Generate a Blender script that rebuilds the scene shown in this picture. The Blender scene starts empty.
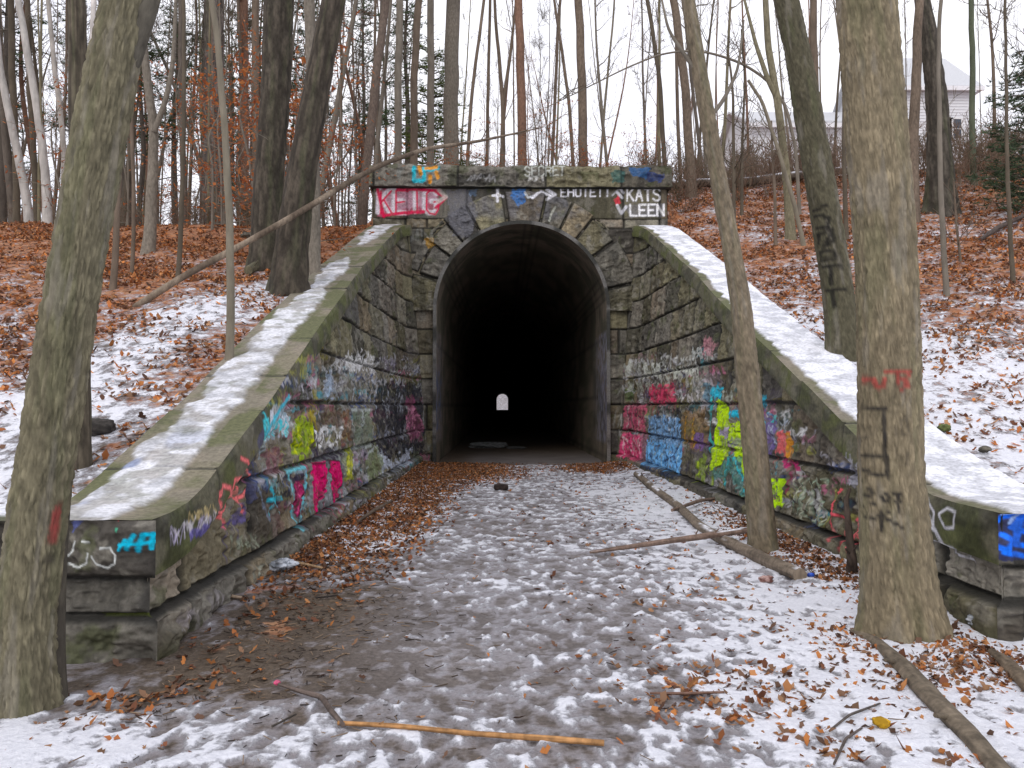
import bpy, math, random
import numpy as np
from mathutils import Matrix, Euler, Vector

R = np.random.default_rng(7)
random.seed(7)
SC = bpy.context.scene
COL = SC.collection

# ------------------------------------------------------------------ camera
FPX = 800.0
PITCH, YAW = math.radians(1.575), math.radians(0.788)
CAM = np.array([0.0, 0.0, 1.6])
cam_data = bpy.data.cameras.new('camera')
cam_data.sensor_width = 36.0
cam_data.lens = 36.0 * FPX / 1024.0
cam_data.clip_start = 0.05
cam_data.clip_end = 4000
cam = bpy.data.objects.new('camera', cam_data)
COL.objects.link(cam)
cam.location = CAM
cam.rotation_euler = (math.pi / 2 + PITCH, 0, -YAW)
SC.camera = cam
RM = np.array(Euler((math.pi / 2 + PITCH, 0, -YAW)).to_matrix())

def ray(px, py):
    return RM @ np.array([(px - 512) / FPX, (384 - py) / FPX, -1.0])
def at(px, py, Y):
    d = ray(px, py)
    return CAM + d * (Y / d[1])
def gnd(px, py, z=0.0):
    d = ray(px, py)
    return CAM + d * ((z - CAM[2]) / d[2])

# ------------------------------------------------------------------ noise
def _hash(ix, iy, iz, seed):
    h = (ix * 374761393 + iy * 668265263 + iz * 2147483647 + seed * 1274126177) & 0xFFFFFFFF
    h = ((h ^ (h >> 13)) * 1274126177) & 0xFFFFFFFF
    h = h ^ (h >> 16)
    return (h & 0xFFFFFF) / float(0xFFFFFF)
def vn(x, y, z=0.0, seed=0):
    x, y, z = np.broadcast_arrays(np.asarray(x, float), np.asarray(y, float), np.asarray(z, float))
    ix, iy, iz = np.floor(x).astype(np.int64), np.floor(y).astype(np.int64), np.floor(z).astype(np.int64)
    fx, fy, fz = x - ix, y - iy, z - iz
    fx = fx * fx * (3 - 2 * fx); fy = fy * fy * (3 - 2 * fy); fz = fz * fz * (3 - 2 * fz)
    r = 0
    for dx in (0, 1):
        wx = fx if dx else 1 - fx
        for dy in (0, 1):
            wy = fy if dy else 1 - fy
            for dz in (0, 1):
                wz = fz if dz else 1 - fz
                r = r + wx * wy * wz * _hash(ix + dx, iy + dy, iz + dz, seed)
    return r
def fbm(x, y, z=0.0, seed=0, o=4, g=0.5):
    a, t, s = 1.0, 0.0, 0.0
    for i in range(o):
        s = s + a * vn(np.asarray(x) * 2 ** i, np.asarray(y) * 2 ** i, np.asarray(z) * 2 ** i, seed + i * 17)
        t += a; a *= g
    return s / t
def ss(x, a=0.0, b=1.0):
    t = np.clip((np.asarray(x, float) - a) / (b - a), 0, 1)
    return t * t * (3 - 2 * t)
def mixc(a, b, t):
    t = np.asarray(t)[..., None]
    return np.asarray(a) * (1 - t) + np.asarray(b) * t

# ------------------------------------------------------------------ meshes
class Geo:
    def __init__(s):
        s.V, s.F, s.C, s.n = [], [], [], 0
    def add(s, V, F, C=(0.5, 0.5, 0.5)):
        V = np.asarray(V, float).reshape(-1, 3)
        F = np.asarray(F, np.int64)
        C = np.broadcast_to(np.asarray(C, float), V.shape) if np.ndim(C) < 2 else np.asarray(C, float).reshape(-1, 3)
        s.V.append(V); s.F.append(F + s.n); s.C.append(C); s.n += len(V)
        return s
    def grid(s, P, C=(0.5, 0.5, 0.5), keep=None, flip=False):
        nu, nv = P.shape[:2]
        i = np.arange(nu * nv).reshape(nu, nv)
        F = np.stack([i[:-1, :-1], i[1:, :-1], i[1:, 1:], i[:-1, 1:]], -1)
        if keep is not None: F = F[keep]
        F = F.reshape(-1, 4)
        if flip: F = F[:, ::-1]
        return s.add(P.reshape(-1, 3), F, C.reshape(-1, 3) if np.ndim(C) == 3 else C)
    def box(s, lo, hi, C=(0.5, 0.5, 0.5)):
        a, b = lo, hi
        V = [(a[0], a[1], a[2]), (b[0], a[1], a[2]), (b[0], b[1], a[2]), (a[0], b[1], a[2]),
             (a[0], a[1], b[2]), (b[0], a[1], b[2]), (b[0], b[1], b[2]), (a[0], b[1], b[2])]
        return s.add(V, [(3, 2, 1, 0), (4, 5, 6, 7), (0, 1, 5, 4), (1, 2, 6, 5), (2, 3, 7, 6), (3, 0, 4, 7)], C)
    def tube(s, pts, rad, k=5, C=(0.5, 0.5, 0.5), cap=False):
        pts = np.asarray(pts, float); n = len(pts)
        rad = np.broadcast_to(np.asarray(rad, float), (n,))
        t = np.gradient(pts, axis=0); t /= np.linalg.norm(t, axis=1)[:, None] + 1e-9
        m = np.abs(t.mean(0)); ref = np.zeros(3); ref[int(np.argmin(m))] = 1
        a = np.cross(t, ref); a /= np.linalg.norm(a, axis=1)[:, None] + 1e-9
        b = np.cross(t, a)
        th = np.arange(k) * 2 * math.pi / k
        P = pts[:, None] + rad[:, None, None] * (np.cos(th)[None, :, None] * a[:, None] + np.sin(th)[None, :, None] * b[:, None])
        i = np.arange(n * k).reshape(n, k); j = np.roll(i, -1, 1)
        F = np.stack([i[:-1], j[:-1], j[1:], i[1:]], -1).reshape(-1, 4)
        if np.ndim(C) == 2: C = np.repeat(np.asarray(C), k, 0)
        s.add(P.reshape(-1, 3), F, C)
        if cap:
            c0 = s.C[-1][0]; c1 = s.C[-1][-1]
            for ring, cc, p in ((P[0], c0, pts[0]), (P[-1], c1, pts[-1])):
                V = np.vstack([ring, p[None]])
                s.add(V, [(q, (q + 1) % k, k) for q in range(k)], cc)
        return s
    def mesh(s, name, smooth=True, off=None):
        V = np.concatenate(s.V) if s.V else np.zeros((0, 3))
        C = np.concatenate(s.C)
        if off is not None: V = V - np.asarray(off)[None]
        me = bpy.data.meshes.new(name)
        loops = np.concatenate([f.reshape(-1) for f in s.F])
        sizes = np.concatenate([np.full(len(f), f.shape[1]) for f in s.F])
        starts = np.concatenate([[0], np.cumsum(sizes)[:-1]])
        me.vertices.add(len(V)); me.vertices.foreach_set('co', V.astype(np.float32).ravel())
        me.loops.add(len(loops)); me.loops.foreach_set('vertex_index', loops.astype(np.int32))
        me.polygons.add(len(sizes)); me.polygons.foreach_set('loop_start', starts.astype(np.int32))
        me.polygons.foreach_set('use_smooth', np.full(len(sizes), smooth))
        at_ = me.color_attributes.new('Col', 'FLOAT_COLOR', 'POINT')
        at_.data.foreach_set('color', np.concatenate([C, np.ones((len(C), 1))], 1).astype(np.float32).ravel())
        me.update(calc_edges=True); me.validate(clean_customdata=False)
        return me
    def build(s, name, mat, parent=None, smooth=True, off=None):
        if off is None and parent is not None: off = parent.location
        me = s.mesh(name, smooth, off); me.materials.append(mat)
        o = bpy.data.objects.new(name, me); COL.objects.link(o)
        if parent is not None: o.parent = parent
        elif off is not None: o.location = off
        return o

def tag(o, label=None, cat=None, group=None, kind=None):
    if label: o['label'] = label
    if cat: o['category'] = cat
    if group: o['group'] = group
    if kind: o['kind'] = kind
    return o
def thing(name, loc, label, cat, group=None, kind=None):
    o = bpy.data.objects.new(name, None); COL.objects.link(o)
    o.location = loc; o.empty_display_size = 0.2
    return tag(o, label, cat, group, kind)

# ------------------------------------------------------------------ materials
def newmat(name, rough=0.85):
    m = bpy.data.materials.new(name); m.use_nodes = True
    nt = m.node_tree; b = nt.nodes['Principled BSDF']
    b.inputs['Roughness'].default_value = rough
    b.inputs['Specular IOR Level'].default_value = 0.25
    return m, nt, b
def nd(nt, typ, **kw):
    n = nt.nodes.new(typ)
    for k, v in kw.items():
        if k in n.inputs: n.inputs[k].default_value = v
        else: setattr(n, k, v)
    return n
def noise_tex(nt, scale, detail=4, rough=0.55, vec=None):
    n = nd(nt, 'ShaderNodeTexNoise'); n.inputs['Scale'].default_value = scale
    n.inputs['Detail'].default_value = detail; n.inputs['Roughness'].default_value = rough
    if vec is not None: nt.links.new(vec, n.inputs['Vector'])
    return n.outputs['Fac']
def maprange(nt, v, a, b, c=0.0, d=1.0, smooth=False):
    n = nd(nt, 'ShaderNodeMapRange')
    if smooth: n.interpolation_type = 'SMOOTHSTEP'
    nt.links.new(v, n.inputs['Value'])
    for k, x in (('From Min', a), ('From Max', b), ('To Min', c), ('To Max', d)): n.inputs[k].default_value = x
    return n.outputs['Result']
def mathn(nt, op, a, b=None):
    n = nd(nt, 'ShaderNodeMath', operation=op)
    for i, v in enumerate((a, b)):
        if v is None: continue
        if isinstance(v, (int, float)): n.inputs[i].default_value = v
        else: nt.links.new(v, n.inputs[i])
    return n.outputs[0]
def mixrgb(nt, f, a, b, mode='MIX'):
    n = nd(nt, 'ShaderNodeMix', data_type='RGBA', blend_type=mode)
    for idx, v in ((0, f), (6, a), (7, b)):
        if isinstance(v, (int, float)): n.inputs[idx].default_value = v
        elif isinstance(v, tuple): n.inputs[idx].default_value = (*v, 1)
        else: nt.links.new(v, n.inputs[idx])
    return n.outputs[2]
def bump(nt, b, h, strength=0.5, dist=0.02):
    n = nd(nt, 'ShaderNodeBump'); n.inputs['Strength'].default_value = strength
    n.inputs['Distance'].default_value = dist
    nt.links.new(h, n.inputs['Height']); nt.links.new(n.outputs[0], b.inputs['Normal'])
def objvec(nt, sc=(1, 1, 1)):
    t = nd(nt, 'ShaderNodeTexCoord'); m = nd(nt, 'ShaderNodeMapping')
    m.inputs['Scale'].default_value = sc
    nt.links.new(t.outputs['Object'], m.inputs['Vector'])
    return m.outputs[0]
def colmat(name, rough=0.85, nscale=20, lo=0.75, hi=1.25, sc=(1, 1, 1), bs=0.4, bd=0.01, bscale=None, detail=5):
    m, nt, b = newmat(name, rough)
    a = nd(nt, 'ShaderNodeAttribute'); a.attribute_name = 'Col'
    v = objvec(nt, sc)
    f = noise_tex(nt, nscale, detail, 0.6, v)
    g = maprange(nt, f, 0.3, 0.7, lo, hi)
    c = nd(nt, 'ShaderNodeVectorMath', operation='SCALE')
    nt.links.new(a.outputs['Color'], c.inputs[0]); nt.links.new(g, c.inputs['Scale'])
    nt.links.new(c.outputs[0], b.inputs['Base Color'])
    if bs: bump(nt, b, noise_tex(nt, bscale or nscale, 6, 0.65, v), bs, bd)
    return m
M_stone = colmat('weathered_stone', 0.82, 26, 0.7, 1.3, bs=0.6, bd=0.012)
M_bark = colmat('bark', 0.9, 22, 0.62, 1.38, sc=(1, 1, 0.42), bs=0.9, bd=0.012, detail=8)
M_barkfar = colmat('far_bark', 0.9, 8, 0.75, 1.25, sc=(1, 1, 0.3), bs=0)
M_plain = colmat('painted_surface', 0.7, 12, 0.88, 1.1, bs=0.2, bd=0.004)
M_snow = colmat('snow', 0.6, 14, 0.94, 1.04, bs=0.5, bd=0.02)
def leafmat(name, tr=0.25, rough=0.8):
    m, nt, b = newmat(name, rough)
    a = nd(nt, 'ShaderNodeAttribute'); a.attribute_name = 'Col'
    t = nd(nt, 'ShaderNodeBsdfTranslucent'); mx = nd(nt, 'ShaderNodeMixShader'); mx.inputs[0].default_value = tr
    nt.links.new(a.outputs['Color'], b.inputs['Base Color']); nt.links.new(a.outputs['Color'], t.inputs['Color'])
    nt.links.new(b.outputs[0], mx.inputs[1]); nt.links.new(t.outputs[0], mx.inputs[2])
    nt.links.new(mx.outputs[0], nt.nodes['Material Output'].inputs[0])
    return m
M_leaf = leafmat('dry_leaf', 0.15); M_beech = leafmat('beech_leaf', 0.35); M_needle = leafmat('pine_needle', 0.2)
M_plastic, _nt, _b = newmat('wet_plastic', 0.25)
_a = nd(_nt, 'ShaderNodeAttribute'); _a.attribute_name = 'Col'; _nt.links.new(_a.outputs['Color'], _b.inputs['Base Color'])
_b.inputs['Specular IOR Level'].default_value = 0.5

# ground shader: Mask attribute R = snow amount, G = leaf litter amount, B = grey gravel (else brown mud)
def groundmat(name, foot=True):
    m, nt, b = newmat(name, 0.75)
    a = nd(nt, 'ShaderNodeAttribute'); a.attribute_name = 'Col'
    sp = nd(nt, 'ShaderNodeSeparateColor'); nt.links.new(a.outputs['Color'], sp.inputs[0])
    S, L, G = sp.outputs[0], sp.outputs[1], sp.outputs[2]
    v = objvec(nt)
    n1 = noise_tex(nt, 6.2, 7, 0.66, v)
    n2 = noise_tex(nt, 1.1, 3, 0.5, v)
    n3 = noise_tex(nt, 34, 5, 0.7, v)
    vor = nd(nt, 'ShaderNodeTexVoronoi'); vor.inputs['Scale'].default_value = 3.6; vor.inputs['Randomness'].default_value = 1
    dist = nd(nt, 'ShaderNodeVectorMath', operation='ADD')
    nn = nd(nt, 'ShaderNodeTexNoise'); nn.inputs['Scale'].default_value = 4; nn.inputs['Detail'].default_value = 3
    nt.links.new(v, nn.inputs['Vector'])
    scl = nd(nt, 'ShaderNodeVectorMath', operation='SCALE'); scl.inputs['Scale'].default_value = 0.30
    nt.links.new(nn.outputs['Color'], scl.inputs[0])
    nt.links.new(v, dist.inputs[0]); nt.links.new(scl.outputs[0], dist.inputs[1])
    nt.links.new(dist.outputs[0], vor.inputs['Vector'])
    # trodden pockets: round spots where the snow is pressed away
    foot_v = maprange(nt, vor.outputs['Distance'], 0.12, 0.46, -0.16 if foot else -0.05, 0.08)
    s = mathn(nt, 'ADD', mathn(nt, 'ADD', mathn(nt, 'MULTIPLY', n1, 1.75), mathn(nt, 'MULTIPLY', n2, 0.5)), foot_v)
    s = mathn(nt, 'ADD', s, mathn(nt, 'MULTIPLY', n3, 0.42))
    if foot:       # the path carries its own patches and footprints; only fine grain is added here
        s = mathn(nt, 'ADD', mathn(nt, 'MULTIPLY', mathn(nt, 'SUBTRACT', n1, 0.5), 0.42), mathn(nt, 'MULTIPLY', mathn(nt, 'SUBTRACT', n3, 0.5), 0.42))
        s = mathn(nt, 'ADD', s, 1.385)
    s = mathn(nt, 'ADD', s, S)
    snow = maprange(nt, s, 1.77, 2.00, 0, 1, True)
    slush = maprange(nt, s, 1.42 if foot else 1.60, 1.86, 0, 1, True)
    mud = mixrgb(nt, maprange(nt, n3, 0.3, 0.7), (0.052, 0.038, 0.027), (0.165, 0.125, 0.090))
    grav = mixrgb(nt, maprange(nt, n3, 0.3, 0.7), (0.120, 0.106, 0.100), (0.250, 0.225, 0.218))
    base = mixrgb(nt, G, mud, grav)
    base = mixrgb(nt, maprange(nt, n2, 0.35, 0.65, 0, 0.35), base, (0.06, 0.05, 0.045))
    # leaf litter: cells of orange and brown
    lv = nd(nt, 'ShaderNodeTexVoronoi'); lv.inputs['Scale'].default_value = 15
    nt.links.new(dist.outputs[0], lv.inputs['Vector'])
    lsep = nd(nt, 'ShaderNodeSeparateColor'); nt.links.new(lv.outputs['Color'], lsep.inputs[0])
    ramp = nd(nt, 'ShaderNodeValToRGB'); cr = ramp.color_ramp
    cr.elements[0].position = 0; cr.elements[0].color = (0.10, 0.05, 0.03, 1)
    cr.elements[1].position = 1; cr.elements[1].color = (0.44, 0.24, 0.13, 1)
    for p, c in ((0.3, (0.22, 0.09, 0.045, 1)), (0.6, (0.38, 0.15, 0.06, 1)), (0.8, (0.30, 0.15, 0.085, 1))):
        e = cr.elements.new(p); e.color = c
    nt.links.new(lsep.outputs[0], ramp.inputs[0])
    lm = mathn(nt, 'ADD', L, mathn(nt, 'MULTIPLY', mathn(nt, 'SUBTRACT', noise_tex(nt, 2.3, 5, 0.6, v), 0.5), 1.6))
    lmask = maprange(nt, lm, 0.42, 0.55, 0, 1, True)
    base = mixrgb(nt, lmask, base, ramp.outputs[0])
    sl = mixrgb(nt, 0.58, base, (0.50, 0.49, 0.54))
    c = mixrgb(nt, mathn(nt, 'MULTIPLY', slush, 0.8), base, sl)
    c = mixrgb(nt, snow, c, mixrgb(nt, maprange(nt, n3, 0.35, 0.65), (0.66, 0.67, 0.73), (0.84, 0.85, 0.90)))
    nt.links.new(c, b.inputs['Base Color'])
    rr = maprange(nt, slush, 0, 1, 0.8, 0.5); nt.links.new(rr, b.inputs['Roughness'])
    h = mathn(nt, 'ADD', mathn(nt, 'MULTIPLY', snow, 0.6), mathn(nt, 'MULTIPLY', n3, 0.5))
    h = mathn(nt, 'ADD', h, mathn(nt, 'MULTIPLY', n1, 0.8))
    bump(nt, b, h, 0.8, 0.035)
    return m
M_ground = groundmat('trodden_snow_ground', True); M_hill = groundmat('leafy_snow_ground', False)

# ------------------------------------------------------------------ paint canvas in wall coordinates
class Canvas:
    def __init__(s, u0, u1, v0, v1, res=0.012):
        s.u0, s.v0, s.res = u0, v0, res
        s.nu, s.nv = int((u1 - u0) / res) + 2, int((v1 - v0) / res) + 2
        s.rgb = np.zeros((s.nu, s.nv, 3)); s.a = np.zeros((s.nu, s.nv))
    def _win(s, P, m):
        lo = np.floor((P.min(0) - m - (s.u0, s.v0)) / s.res).astype(int)
        hi = np.ceil((P.max(0) + m - (s.u0, s.v0)) / s.res).astype(int) + 1
        lo = np.clip(lo, 0, (s.nu, s.nv)); hi = np.clip(hi, 0, (s.nu, s.nv))
        if (hi <= lo).any(): return None
        U, V = np.meshgrid(s.u0 + np.arange(lo[0], hi[0]) * s.res, s.v0 + np.arange(lo[1], hi[1]) * s.res, indexing='ij')
        return (slice(lo[0], hi[0]), slice(lo[1], hi[1])), U, V
    def _put(s, sl, al, col):
        s.rgb[sl] = s.rgb[sl] * (1 - al[..., None]) + np.asarray(col) * al[..., None]
        s.a[sl] = 1 - (1 - s.a[sl]) * (1 - al)
    def stroke(s, P, w, col, a=0.95, soft=0.35):
        P = np.asarray(P, float); w = w / 2
        r = s._win(P, w * 1.6)
        if r is None: return
        sl, U, V = r
        d = np.full(U.shape, 1e9)
        for p, q in zip(P[:-1], P[1:]):
            e = q - p; L = e @ e + 1e-9
            t = np.clip(((U - p[0]) * e[0] + (V - p[1]) * e[1]) / L, 0, 1)
            d = np.minimum(d, np.hypot(U - p[0] - t * e[0], V - p[1] - t * e[1]))
        s._put(sl, a * (1 - ss(d, w * (1 - soft), w * (1 + soft))), col)
    def poly(s, P, col, a=0.95, rag=0.0):
        P = np.asarray(P, float); r = s._win(P, 0.02)
        if r is None: return
        sl, U, V = r
        if rag:
            U = U + rag * (fbm(U * 9, V * 9, seed=3) - 0.5); V = V + rag * (fbm(U * 9, V * 9, seed=5) - 0.5)
        ins = np.zeros(U.shape, bool); n = len(P)
        for i in range(n):
            x0, y0 = P[i]; x1, y1 = P[(i + 1) % n]
            if abs(y1 - y0) < 1e-9: continue
            c = ((y0 > V) != (y1 > V)) & (U < (x1 - x0) * (V - y0) / (y1 - y0) + x0)
            ins ^= c
        s._put(sl, a * ins.astype(float), col)
    def sample(s, u, v):
        x = np.clip((u - s.u0) / s.res, 0, s.nu - 1.001); y = np.clip((v - s.v0) / s.res, 0, s.nv - 1.001)
        i, j = x.astype(int), y.astype(int); fx, fy = x - i, y - j
        def bl(A):
            e = (...,) if A.ndim == 2 else (..., None)
            return (A[i, j] * ((1 - fx) * (1 - fy))[e] + A[i + 1, j] * (fx * (1 - fy))[e] + A[i, j + 1] * ((1 - fx) * fy)[e] + A[i + 1, j + 1] * (fx * fy)[e])
        return bl(s.rgb), bl(s.a)

FONT = {
 'A': [[(0,0),(2,6),(4,0)],[(.8,2.2),(3.2,2.2)]], 'C': [[(4,5),(3,6),(1,6),(0,5),(0,1),(1,0),(3,0),(4,1)]],
 'E': [[(4,6),(0,6),(0,0),(4,0)],[(0,3),(3,3)]], 'F': [[(4,6),(0,6),(0,0)],[(0,3),(3,3)]],
 'G': [[(4,5),(3,6),(1,6),(0,5),(0,1),(1,0),(3,0),(4,1),(4,3),(2.2,3)]], 'H': [[(0,0),(0,6)],[(4,0),(4,6)],[(0,3),(4,3)]],
 'I': [[(2,0),(2,6)]], 'J': [[(4,6),(4,1),(3,0),(1,0),(0,1)],[(2,6),(4,6)]], 'K': [[(0,0),(0,6)],[(4,6),(0,2.6)],[(1.2,3.4),(4,0)]],
 'L': [[(0,6),(0,0),(4,0)]], 'M': [[(0,0),(0,6),(2,2.5),(4,6),(4,0)]], 'N': [[(0,0),(0,6),(4,0),(4,6)]],
 'O': [[(1,0),(0,1),(0,5),(1,6),(3,6),(4,5),(4,1),(3,0),(1,0)]], 'P': [[(0,0),(0,6),(3,6),(4,5),(4,4),(3,3),(0,3)]],
 'R': [[(0,0),(0,6),(3,6),(4,5),(4,4),(3,3),(0,3)],[(2,3),(4,0)]], 'S': [[(4,5),(3,6),(1,6),(0,5),(0,4),(1,3.2),(3,2.8),(4,2),(4,1),(3,0),(1,0),(0,1)]],
 'T': [[(0,6),(4,6)],[(2,6),(2,0)]], 'U': [[(0,6),(0,1),(1,0),(3,0),(4,1),(4,6)]], '!': [[(2,6),(2,2)],[(2,.7),(2,0)]],
 '+': [[(2,1),(2,5)],[(0,3),(4,3)]], '>': [[(-1,3),(4.5,3)],[(2.5,5),(4.8,3),(2.5,1)]], 'W': [[(0,6),(1,0),(2,4),(3,0),(4,6)]],
 'X': [[(0,0),(4,6)],[(0,6),(4,0)]], 'Z': [[(0,6),(4,6),(0,0),(4,0)]], '2': [[(0,5),(1,6),(3,6),(4,5),(4,4),(0,0),(4,0)]], ' ': [],
 '5': [[(4,6),(0,6),(0,3.5),(3,3.5),(4,2.5),(4,1),(3,0),(0,0)]], 'Y': [[(0,6),(2,3),(4,6)],[(2,3),(2,0)]],
}
def quad_map(Q, s, t):
    Q = np.asarray(Q, float)   # bottom-left, bottom-right, top-right, top-left
    s = np.asarray(s)[..., None]; t = np.asarray(t)[..., None]
    return Q[0] * (1 - s) * (1 - t) + Q[1] * s * (1 - t) + Q[2] * s * t + Q[3] * (1 - s) * t
def word(cv, txt, Q, w, col, a=0.95, jit=0.0, soft=0.35):
    n = len(txt)
    for i, ch in enumerate(txt):
        for st in FONT.get(ch, []):
            P = np.array(st, float) + R.normal(0, jit, (len(st), 2)) if jit else np.array(st, float)
            s_ = (i + 0.12 + P[:, 0] / 4 * 0.72) / n; t_ = P[:, 1] / 6
            cv.stroke(quad_map(Q, s_, t_), w, col, a, soft)
def squiggle(cv, Q, n, w, col, a=0.9, amp=1.0):
    """an illegible hand-sprayed tag: loops and hooks running along the quad"""
    for i in range(int(n)):
        x0, x1 = i / n, (i + 1.1) / n
        for _ in range(R.integers(1, 3)):
            m = R.integers(3, 6)
            P = np.stack([R.uniform(x0, x1, m), R.uniform(0, 1, m)], -1)
            P[::2, 1] = R.uniform(0, .35, len(P[::2])); P[1::2, 1] = R.uniform(.65, 1, len(P[1::2]))
            if R.random() < .5: P[0, 0] = P[1, 0] + .02
            t = np.linspace(0, m - 1, m * 6); k = np.arange(m)
            S = np.stack([np.interp(t, k, P[:, 0]), np.interp(t, k, P[:, 1])], -1)
            for _ in range(3): S[1:-1] = (S[:-2] + 2 * S[1:-1] + S[2:]) / 4
            cv.stroke(quad_map(Q, S[:, 0], S[:, 1]), w * R.uniform(.75, 1.1), col, a)

# ------------------------------------------------------------------ stone work
def courses(u, v, bounds, lmin, lmax, u0, u1, seed):
    rg = np.random.default_rng(seed)
    bounds = np.asarray(bounds); k = np.clip(np.searchsorted(bounds, v) - 1, 0, len(bounds) - 2)
    e = np.zeros(u.shape); bid = np.zeros(u.shape); rnd = np.zeros(u.shape + (4,))
    for q in range(len(bounds) - 1):
        J = [u0 - rg.uniform(.1, lmax)]
        while J[-1] < u1: J.append(J[-1] + rg.uniform(lmin, lmax))
        J = np.array(J + [u1 + 9]); rr = rg.random((len(J) + 1, 4))
        m = k == q
        if not m.any(): continue
        i = np.clip(np.searchsorted(J, u[m]), 1, len(J) - 1)
        du = np.minimum(u[m] - J[i - 1], J[i] - u[m]) * .75
        dv = np.minimum(v[m] - bounds[q], bounds[q + 1] - v[m])
        e[m] = np.minimum(du, dv); rnd[m] = rr[i]
    return e, rnd, k
def rock(u, v, e, rnd, seed, amp=1.0):
    face = ss(e, 0.0, 0.05)
    d = -0.055 * (1 - ss(e, 0.006, 0.040)) + face * (0.004 + 0.034 * (rnd[..., 0] - 0.4))
    rdg = np.abs(fbm(u * 3.2 + 7, v * 4.5, rnd[..., 3] * 40, seed + 60, 4, .6) - .5) * 2
    d = d - ss(e, 0, .05) * .045 * ss(rdg, 0, .45) * amp + .02
    tilt = ((rnd[..., 1] - .5) * np.sin(u * 3.1 + rnd[..., 3] * 9) + (rnd[..., 2] - .5) * np.cos(v * 4.7 + rnd[..., 3] * 5)) * 0.018
    d = d + face * tilt
    d = d + ss(e, 0, .04) * 0.060 * (fbm(u * 2.6, v * 2.6, rnd[..., 3] * 40, seed, 5, .55) - 0.5) * amp * 1.3
    d = d + 0.022 * (fbm(u * 14, v * 17, 0, seed + 3, 3) - .5)
    return d
def stone_col(u, v, e, rnd, seed, moss=0.3, bright=1.0):
    a = rnd[..., 0]; b = rnd[..., 1]
    c = mixc((0.205, 0.190, 0.158), (0.190, 0.172, 0.105), ss(b, .3, .8))
    c = mixc(c, (0.215, 0.165, 0.110), ss(rnd[..., 2], .55, 1) * .7)
    c = mixc(c, (0.044, 0.043, 0.041), ss(a, .62, .95) * .75)
    st = fbm(u * 7, v * 0.8, 0, seed + 9, 4, .6)
    dr = fbm(u * 16, v * 1.1, 0, seed + 71, 3, .6)
    c = c * (0.30 + 0.8 * st + .8 * dr)[..., None] * (0.55 + .85 * rnd[..., 3])[..., None]
    spot = fbm(u * 4.5, v * 4.5, 0, seed + 21, 5, .6)
    c = mixc(c, (0.31, 0.29, 0.24), ss(spot, .54, .70) * .6)
    c = mixc(c, (0.030, 0.030, 0.028), ss(fbm(u * 2.3, v * 1.6, 0, seed + 33, 5, .6), .52, .68) * .45)
    m = ss(fbm(u * 3, v * 3, 0, seed + 41, 5, .6) + moss * .35, .58, .72)
    c = mixc(c, (0.085, 0.098, 0.036), m * .6)
    c = mixc(c, (0.026, 0.025, 0.022), (1 - ss(e, 0.008, 0.042)) * .9)
    return c * bright
def edgefade(n, m, iu0=0, iu1=0, iv0=0, iv1=0):
    f = np.ones((n, m)); 
    return f
# ================================================================== the cutting and its walls
XB = {-1: -2.24, 1: 3.43}
Y0 = {-1: 5.17, 1: 5.47}
YP = 22.4
ZT = {-1: ([5.0, 5.7, 6.15, 6.75, 8.2, 11.2, 17.0, 22.4], [.88, .90, 1.04, 1.25, 1.72, 2.80, 4.72, 6.72]),
      1: ([5.0, 6.3, 6.9, 7.7, 10.7, 13.9, 17.0, 22.4], [.87, .88, 1.02, 1.28, 2.36, 3.45, 4.6, 6.72])}
def ztop(s, Y):
    Y = np.asarray(Y, float); xs, ys = ZT[s]
    return (np.interp(Y - .3, xs, ys) + 2 * np.interp(Y, xs, ys) + np.interp(Y + .3, xs, ys)) / 4
def wallX(s, Y, z):
    b = np.interp(Y, [5, 9, 16, 22.4], [.03, .10, .14, .085])
    return XB[s] + s * b * z - s * 0.22 * ss(Y, 21.4, 22.5) ** 2
def wall_uv(s, px, py):
    d = ray(px, py); t = 10.0
    for _ in range(60):
        p = CAM + d * t
        t = 0.5 * t + 0.5 * (float(wallX(s, min(max(p[1], 5), 22.4), p[2])) / d[0])
    p = CAM + d * t
    return np.array([p[1], p[2]])
COURSES = [-.4, .26, .93, 1.64, 2.36, 3.05, 3.75, 4.5, 5.2, 5.9, 6.6, 7.4]
def profile(z):      # foot course and lower course stand proud
    return 0.09 * (1 - ss(z, .25, .27))

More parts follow.
